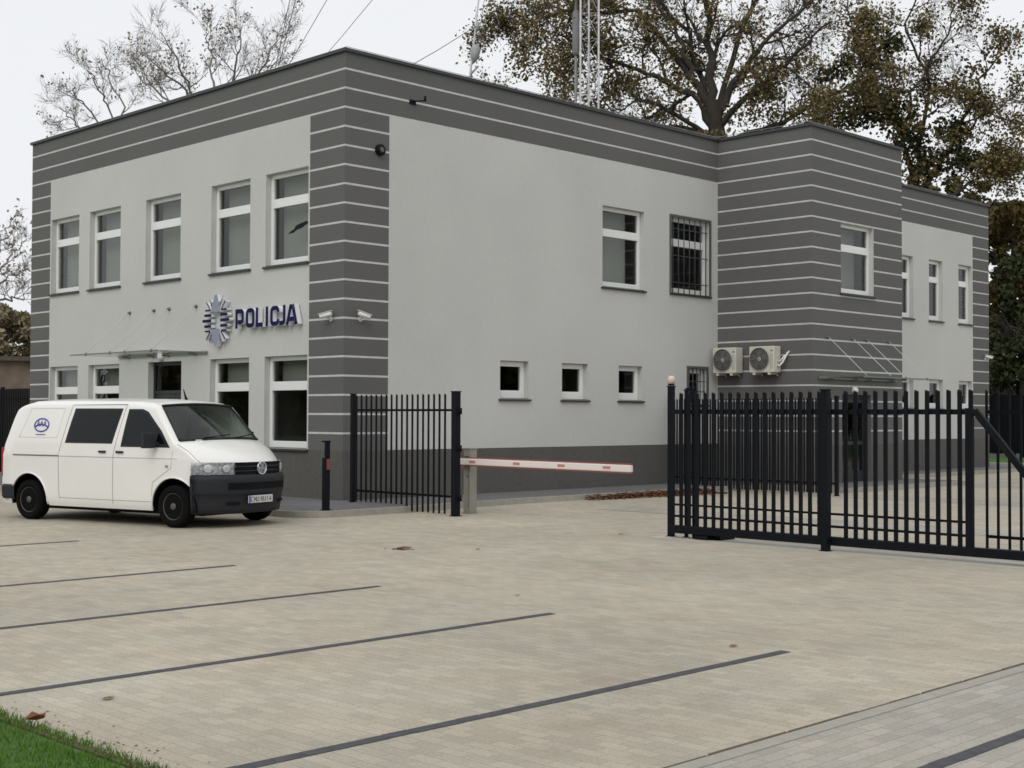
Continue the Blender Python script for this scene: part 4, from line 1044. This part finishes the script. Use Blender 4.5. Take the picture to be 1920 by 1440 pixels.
def place(px, t, z0=0):
    """ground point seen at bearing px and distance t from the camera"""
    d = (fw+rt*((px-960)/FOC)); d.z = 0; d.normalize(); return Vector((CAM.x, CAM.y, 0))+d*t+Vector((0, 0, z0))
def to3(px, py, t, dd=0):
    d = fw+rt*((px-960)/FOC)-up*((py-720)/FOC); hh = math.hypot(d.x, d.y); return CAM+d*((t+dd)/hh)

# big oak behind the roof
rnd = random.Random(11); T0 = 64
base = place(1345, T0); oak = empty('oak_tree', base, label='large brown leaved oak with dark spreading limbs behind the middle of the roof', cat='tree')
tr = Tree(rnd); L_ = lambda px, py, dd=0: to3(px, py, T0, dd)-base
tr.mb.tube([Vector((0, 0, -.1)), L_(1345, 640), L_(1348, 400), L_(1345, 250), L_(1333, 190)], [.7, .55, .45, .40, .34], 10, cap=False)
limbs = [([(1338, 215), (1329, 120), (1329, 40), (1325, -60), (1330, -160)], .34, (0, 1, 0, 1)), ([(1335, 235), (1302, 177), (1213, 138), (1130, 105), (1040, 60)], .26, (0, -1, -1, -2)),
         ([(1333, 210), (1296, 143), (1280, 83), (1236, 10), (1190, -80)], .26, (0, 1, 2, 2)), ([(1335, 255), (1270, 215), (1190, 180), (1130, 110), (1080, 20)], .17, (-1, -2, -2, -3)),
         ([(1345, 225), (1372, 160), (1420, 95), (1480, 40), (1560, -30)], .27, (0, 0, 1, 1)), ([(1348, 240), (1400, 180), (1450, 145), (1500, 95), (1560, 40)], .22, (-1, -2, -3, -4)),
         ([(1350, 270), (1456, 237), (1512, 204), (1578, 171), (1650, 125)], .20, (0, 1, 1, 2)), ([(1345, 230), (1290, 60), (1180, -60), (1100, -120)], .2, (2, 3, 4)),
         ([(1340, 250), (1230, 240), (1150, 215), (1060, 190), (990, 200)], .15, (2, 2, 3, 3)), ([(1345, 210), (1400, 20), (1470, -90), (1520, -150)], .2, (2, 3, 3)),
         ([(1340, 200), (1200, 20), (1080, 20), (1000, 40), (950, 60)], .17, (1, 2, 2, 3)), ([(1345, 260), (1270, 290), (1180, 300), (1090, 290)], .13, (1, 2, 3))]
for pp, r_, dd in limbs:
    tr.limb([L_(x, y, (0,)+dd and ((0,)+dd)[i] if i else 0) for i, (x, y) in enumerate(pp)], r_*.8, .04, 0, 3, 3.6, nch=(8, 10), leafl=2, wig=.3, decay=.62, start=.2)
tr.mb.build('trunk', M_BARK, oak)
cf = clumpf(.30, .24, .5)
lp = tr.leafpts(3, .24, .62, cf)
leaves_mesh('crown', lp, .12, M_OAK, oak); print('oak leaves', len(lp), 'branch verts', len(tr.mb.v))

# right tree with ivy
rnd = random.Random(5); T1 = 68
base = place(1730, T1); iv = empty('ivy_tree', base, label='leaning tree with dark ivy clumps rising above the right end of the roof', cat='tree')
tr = Tree(rnd); L_ = lambda px, py, dd=0: to3(px, py, T1, dd)-base
tr.mb.tube([Vector((0, 0, -.1)), L_(1725, 560), L_(1715, 420), L_(1712, 330)], [.5, .42, .34, .28], 9, cap=False)
for pp, r_, dd in [([(1712, 380), (1760, 310), (1800, 240), (1830, 160), (1880, 100)], .2, (0, 0, -1, -1)), ([(1712, 340), (1690, 250), (1640, 170), (1600, 80), (1590, 0)], .2, (1, 1, 1, 2)), ([(1712, 350), (1730, 250), (1740, 160), (1700, 60), (1720, -20)], .16, (1, 2, 2, 2)),
                   ([(1715, 380), (1640, 320), (1580, 280), (1540, 250)], .13, (0, 1, 1)), ([(1715, 420), (1800, 350), (1860, 330), (1910, 320)], .12, (0, 1, 1)), ([(1690, 250), (1720, 150), (1770, 80), (1790, 10)], .1, (0, 1, 1)), ([(1780, 270), (1850, 215), (1900, 185)], .08, (0, 1))]:
    tr.limb([L_(x, y, ((0,)+dd)[i]) for i, (x, y) in enumerate(pp)], r_*.85, .035, 0, 3, 3.0, nch=(7, 9), leafl=2, wig=.3, decay=.6)
tr.mb.build('trunk', M_BARK, iv); lp = tr.leafpts(3, .24, .6, clumpf(.3, .2, .5, 9)); print('ivy leaves', len(lp), len(tr.mb.v)); leaves_mesh('crown', lp, .125, M_OAK, iv)
def blob(L_, lst, dens=90):
    out_ = []
    for px, py, rx, ry, dd in lst:
        c = L_(px, py, dd); k = T1/FOC; rx, ry = rx*k, ry*k
        for q in range(int(dens*rx*ry*6)):
            a = rng.normal(size=3); a /= np.linalg.norm(a); rr = rng.random()**.45*(1+.35*mnoise.noise(Vector((a[0]*2+px, a[1]*2, a[2]*2))))
            out_.append(tuple(c+RV*(a[0]*rx*rr)+FV*(a[1]*rx*rr)+Vector((0, 0, a[2]*ry*rr))))
    return out_
Lo = lambda px, py, dd=0: to3(px, py, T0, dd)-oak.location
leaves_mesh('low_foliage', blob(Lo, [(1240, 225, 60, 34, 0), (1310, 268, 50, 22, -1), (1400, 215, 55, 26, 0), (1480, 222, 55, 22, 0), (1180, 245, 45, 28, 1), (1050, 130, 50, 40, 0), (1000, 60, 50, 50, 1), (1420, 165, 45, 22, 1), (1270, 150, 40, 30, 1), (1030, 10, 60, 36, 0), (1500, 130, 45, 30, 0), (1350, 262, 60, 16, -1), (1120, 200, 40, 22, 0), (980, 120, 36, 34, 0)], 62), .13, M_OAK, oak)
leaves_mesh('ivy', blob(L_, [(1785, 245, 34, 30, 0), (1800, 300, 44, 26, 0), (1625, 60, 28, 45, 1), (1632, 115, 24, 38, 1), (1665, 80, 22, 30, 1), (1600, 215, 60, 30, 0), (1585, 125, 26, 26, 1), (1550, 140, 22, 20, 1), (1665, 200, 50, 42, 0), (1705, 260, 40, 45, 0), (1735, 310, 36, 40, 0), (1620, 165, 30, 30, 0)]), .17, M_IVY, iv)
leaves_mesh('autumn_foliage', blob(L_, [(1700, 235, 60, 42, -1), (1640, 190, 50, 34, -1), (1560, 185, 55, 28, -1), (1740, 190, 40, 26, 0), (1790, 170, 40, 28, 0), (1830, 130, 36, 26, 0), (1870, 95, 28, 22, -1), (1720, 330, 40, 50, -1)], 26), .16, M_AUT, iv)

# row of trees beyond the right end
def bush_tree(px, t, topy, rpx, seed, m, label, boty=780, name='deciduous_tree', dens=1.0, size=.2, cat='tree', group=None):
    rnd = random.Random(seed); base = place(px, t); o = empty(name, base, label=label, cat=cat, group=group)
    k = t/FOC; H = CAM.z+(779-topy)*k; Rr = rpx*k; zb = max(.3, CAM.z+(779-boty)*k)
    tr = Tree(rnd); tr.mb.tube([Vector((0, 0, -.1)), Vector((rnd.uniform(-.2, .2), 0, H*.4)), Vector((rnd.uniform(-.4, .4), 0, H*.8))], [.28, .2, .08], 7, cap=False)
    for i in range(10):
        z = H*(.15+.65*i/10); a = rnd.random()*6.28; tr.branch(Vector((0, 0, z)), Vector((math.cos(a), math.sin(a), .8)), Rr*1.1, .08, 1, 3, nch=(3, 4), leafl=9)
    tr.mb.build('trunk', M_BARK, o)
    pts = []; n = int(9000*dens); cen = []
    for i in range(46):
        a = rnd.random()*6.28; zz = rnd.random(); rr = Rr*math.sqrt(rnd.random())*(1-.55*zz**2)
        cen.append((math.cos(a)*rr, math.sin(a)*rr, zb+(H-zb)*zz, rnd.uniform(.14, .28)*Rr))
    for i in range(n):
        c = cen[rnd.randrange(len(cen))]; a = rng.normal(size=3); a /= np.linalg.norm(a); q = rng.random()**.4*c[3]
        pts.append((c[0]+a[0]*q*1.2, c[1]+a[1]*q*1.2, c[2]+a[2]*q))
    leaves_mesh('crown', pts, size, m, o); return o
bush_tree(1895, 74, 330, 75, 1, M_AUT, 'brown orange tree at the right edge of the photo beyond the yard', 700, dens=1.3)
bush_tree(1840, 84, 355, 70, 2, M_MIXL, 'olive green tree just right of the far end of the roof', 740, dens=1.3)
bush_tree(1925, 70, 490, 70, 3, M_IVY, 'dark green ivy covered tree low at the right edge', 730, dens=1.2)
bush_tree(1870, 78, 570, 60, 4, M_MIXL, 'brownish shrub showing above the black panel fence', 770, name='large_shrub', dens=1.1, cat='shrub')
bush_tree(1760, 90, 340, 60, 6, M_MIXL, 'mixed brown green tree peeping over the wing roof', 700, dens=1.2)

# unseen tree belt added behind the viewer to darken window and van reflections
wpts = []
for i in range(52000):
    q = rng.random()
    if q < .5: x, y = -120+q*2*186, -62+rng.normal()*2; k = x
    else: x, y = 66+rng.normal()*2, -62+(q-.5)*2*190; k = y+300
    top = 9.5+3.5*mnoise.noise(Vector((k*.11, 0, 3)))
    wpts.append((x, y, rng.random()**.8*top))
wd_ = leaves_mesh('reflection_tree_belt', wpts, 1.2, M_MIXL, None); tag(wd_, 'unseen belt of trees added for the window reflections', 'trees', kind='stuff')

# bare pale trees behind the left roof edge
def bare_tree(px, t, limbs_, seed, label, keep=.10, name='bare_tree', maxl=3, L=3.0, m=None, nch=(6, 8), lr=.12):
    rnd = random.Random(seed); base = place(px, t); o = empty(name, base, label=label, cat='tree'); tr = Tree(rnd)
    Lf = lambda x, y, dd=0: to3(x, y, t, dd)-base
    x0, y0 = limbs_[0][0]
    tr.mb.tube([Vector((0, 0, -.1)), Lf(px, 500)*1.0, Lf(x0, y0+60), Lf(x0, y0)], [.35, .28, .22, .18], 8, cap=False)
    for i, pp in enumerate(limbs_):
        tr.limb([Lf(x, y, (rnd.uniform(-2.0, 2.0) if k else 0)) for k, (x, y) in enumerate(pp)], lr*.8, .02, 0, maxl, L, nch=nch, leafl=2, wig=.16, up_=.24, decay=.60)
    tr.mb.build('trunk', M_BARK2, o); leaves_mesh('crown', tr.leafpts(2, .18, keep, clumpf(.35, .15, .5, seed)), .13, m or M_PALE, o)
bare_tree(405, 78, [[(400, 260), (398, 160), (390, 90), (385, 50)], [(400, 250), (360, 170), (330, 110), (300, 60)], [(400, 240), (345, 170), (290, 120), (255, 90)], [(402, 230), (440, 140), (450, 90), (450, 45)], [(404, 240), (480, 160), (505, 100), (520, 60)], [(400, 260), (330, 200), (270, 155), (245, 120)], [(404, 250), (470, 200), (500, 140), (530, 100)]], 21, 'pale sparse tree behind the left roof edge with fine upright twigs')
bare_tree(215, 82, [[(230, 300), (200, 200), (180, 150), (160, 115)], [(230, 290), (170, 210), (140, 175), (115, 160)], [(230, 290), (230, 200), (205, 140), (190, 110)], [(228, 300), (150, 240), (125, 215), (110, 200)]], 22, 'smaller pale leafless tree left of the fine twigged one behind the roof', .09, L=2.4, lr=.09)
bare_tree(-30, 70, [[(-30, 560), (0, 530), (30, 515), (52, 505)], [(-30, 560), (5, 500), (30, 470), (50, 450)], [(-30, 580), (10, 560), (35, 560), (55, 550)], [(-30, 560), (-10, 480), (10, 440), (20, 410)]], 23, 'bare grey branched tree at the left edge of the photo', .06, L=1.6, lr=.09)
# low background on the far left
M_OLIVE = leafmat('olive_leaves', [(.16, .14, .08), (.26, .22, .14), (.34, .29, .20)])
bush_tree(5, 95, 598, 60, 8, M_OLIVE, 'olive yellow shrubbery on the slope at the far left', 700, name='large_shrub', dens=.8, size=.25, cat='shrub')
bush_tree(55, 100, 606, 35, 9, M_OLIVE, 'brown shrubbery beside the building far left', 700, name='large_shrub', dens=.6, size=.25, cat='shrub')
hs_ = place(20, 88); sh = empty('old_shed', (hs_.x, hs_.y, 0), R(65), label='low brown shed with a darker roof far behind the left fence', cat='shed')
b = MB(); b.box((-3, -6, 0), (3, 6, 4.9)); b.build('wall', mat('shed_brick', (.17, .13, .10), .9, var=.3, vscale=1.5), sh)
b = MB(); b.box((-3.4, -6.4, 4.9), (3.4, 6.4, 5.15)); b.build('roof', mat('shed_roof', (.09, .07, .06), .9, var=.2), sh)

# ------------------------------------------------------------------ masts and wires
M_MASTW = mat('mast_white', (.55, .55, .56), .6); M_MASTG = mat('mast_grey', (.22, .22, .22), .6)
mp_ = place(1104, 58); ms = empty('lattice_mast', mp_, label='white lattice radio mast rising in front of the oak', cat='mast')
ang = math.atan2(RV.y, RV.x); leg = []
for k, (a, c) in enumerate(((-.39, 0), (.39, 0), (0, .62))):
    v = RV*a+FV*c; leg.append(v); b = MB(); b.tube([v+Vector((0, 0, -.05)), v+Vector((0, 0, 24))], .042, 8); b.build('leg', M_MASTW, ms)
b = MB(); z = .5
while z < 23.5:
    for a, c in ((0, 1), (1, 2), (2, 0)):
        b.tube([leg[a]+Vector((0, 0, z)), leg[c]+Vector((0, 0, z))], .010, 4); b.tube([leg[a]+Vector((0, 0, z)), leg[c]+Vector((0, 0, z+1.1))], .011, 4)
    z += 1.1
b.build('bracing', M_MASTW, ms)
mp2 = place(1078, 60); ms2 = empty('antenna_pole', mp2, label='grey pole with a thick panel antenna left of the lattice mast', cat='mast')
b = MB(); b.tube([(0, 0, -.05), (0, 0, 24)], .06, 8); b.build('pole', M_MASTG, ms2)
b = MB(); b.lathe((0, 0, 17.9), (0, 0, 1), [(0, .10), (.1, .16), (1.9, .16), (2.0, .1)], 12); b.build('antenna', M_MASTG, ms2)
p0, p1 = to3(881, 145, 62), to3(902, -40, 62); base = place(884, 62)
ms3 = empty('guyed_antenna', base, label='slim pale leaning antenna with folded grey panels above the roof edge', cat='mast')
b = MB(); b.tube([Vector((0, 0, -.05)), (p0-base)*1.0, (p1-base)], [.06, .05, .03], 8); b.build('pole', M_MASTW, ms3)
b = MB(); q1, q2 = to3(888, 118, 62)-base, to3(893, 84, 62)-base; b.tube([q1, q1.lerp(q2, .3), q1.lerp(q2, .8), q2], [.05, .2, .24, .08], 8)
ag = mat('antenna_grey', (.35, .36, .37), .6); b.build('antenna', ag, ms3)
b = MB(); b.tube([to3(882, 140, 62)-base, to3(897, 124, 62)-base], .05, 5); b.build('antenna', ag, ms3)
b = MB(); b.tube([to3(893, 60, 62)-base, to3(897, 42, 62)-base], [.05, .1], 6); b.build('antenna', mat('antenna_grey', (.35, .36, .37), .6), ms3)
b = MB()
for dx in (8, 18): b.tube([to3(890+dx*.3, 100, 62)-base, to3(905+dx, -30, 62)-base], .018, 4)
b.build('guy_line', M_MASTG, ms3)
WIRES = [((552, -40), (500, 200), 'thin overhead wire crossing the sky leftmost of the four steep ones'), ((563, -35), (505, 190), 'thin overhead wire second of the four steep ones'), ((636, -40), (500, 190), 'thin overhead wire third of the four steep ones'), ((731, -40), (560, 162), 'thin overhead wire rightmost of the four steep ones'), ((896, 47), (740, 140), 'thin wire running down left from the leaning antenna to the roof')]
for (a, c, lab) in WIRES:
    A_, B_ = to3(*a, 55), to3(*c, 62)
    if lab.startswith('thin wire'): A_ = to3(*a, 62); B_ = to3(*c, 60)
    b = MB(); mid = A_.lerp(B_, .5)-Vector((0, 0, .05)); b.tube([A_, mid, B_], .016, 4)
    b.build('overhead_wire', mat('wire', (.12, .12, .13), .6), label=lab, cat='wire', group='overhead wires')

# ------------------------------------------------------------------ fallen leaves
M_RLEAF = leafmat('fallen_red_leaves', [(.06, .022, .014), (.15, .05, .025), (.24, .11, .055), (.10, .045, .02)])
def leaf_geo(b, x, y, z, s, a, curl=.3):
    pts = [(-1, 0), (-.4, .45), (.3, .5), (.55, .15), (1, 0), (.55, -.15), (.3, -.5), (-.4, -.45)]
    n = len(b.v); b.v.append((x, y, z+s*.05))
    for p in pts:
        b.v.append((x+s*(p[0]*math.cos(a)-p[1]*math.sin(a)), y+s*(p[0]*math.sin(a)+p[1]*math.cos(a)), z+s*curl*abs(p[1]+p[0]*.4)))
    for i in range(8): b.f.append((n, n+1+i, n+1+(i+1) % 8)); b.m.append(0); b.sm.append(False)
b = MB()
for i in range(1900):
    y = random.uniform(5.3, 9.9); t_ = (y-5.3)/4.6; dx = abs(random.gauss(0, .16+.16*t_)); x = 2.03+dx
    if random.random() > .30+t_: continue
    leaf_geo(b, x, y, .004+random.random()*max(.01, .13-dx*.35), random.uniform(.03, .075), random.random()*6.28, random.uniform(.2, .9))
b.build('leaf_litter', M_RLEAF, label='drift of red brown fallen leaves along the kerb below the side wall', cat='leaves', kind='stuff')
for x, y, s, lab in ((14.71, -13.80, .10, 'single red fallen leaf on the edge of the lawn'), (7.85, -5.05, .16, 'flat brown leaf scrap in the middle of the paving left of the gate'),
                  (8.6, -4.3, .05, 'tiny dark leaf on the paving before the barrier'), (8.4, -.95, .06, 'small dark leaf beside the foot of the beacon post'), (15.9, -8.35, .05, 'small brown leaf near the end of the longest parking line'),
                  (12.45, -7.4, .04, 'tiny brown leaf between two parking line ends'), (18.35, -7.6, .045, 'small dark leaf on the grey paving at the right edge'), (14.23, -13.07, .055, 'pale brown leaf on paving near the lawn')):
    b = MB(); leaf_geo(b, 0, 0, .007 if s != .10 else .05, s, random.random()*6.28, .3 if s != .10 else .8); 
    if s > .12:
        for q in range(14): leaf_geo(b, random.gauss(0, .14), random.gauss(0, .10), .007, .04, random.random()*6.28, .1)
    o = b.build('fallen_leaf', M_RLEAF, label=lab, cat='leaf', group='fallen leaves on the paving'); o.location = (x, y, 0)
# moss and dirt crumbs by the lawn edge
b = MB()
for i in range(160):
    x = random.uniform(13.7, 17.5); y = -13.78+abs(random.gauss(0, .12)); leaf_geo(b, x, y, .003, random.uniform(.006, .018), random.random()*6.28, .3)
b.build('crumbs', M_SOIL, label='soil crumbs scattered along the lawn edge', cat='soil', kind='stuff')
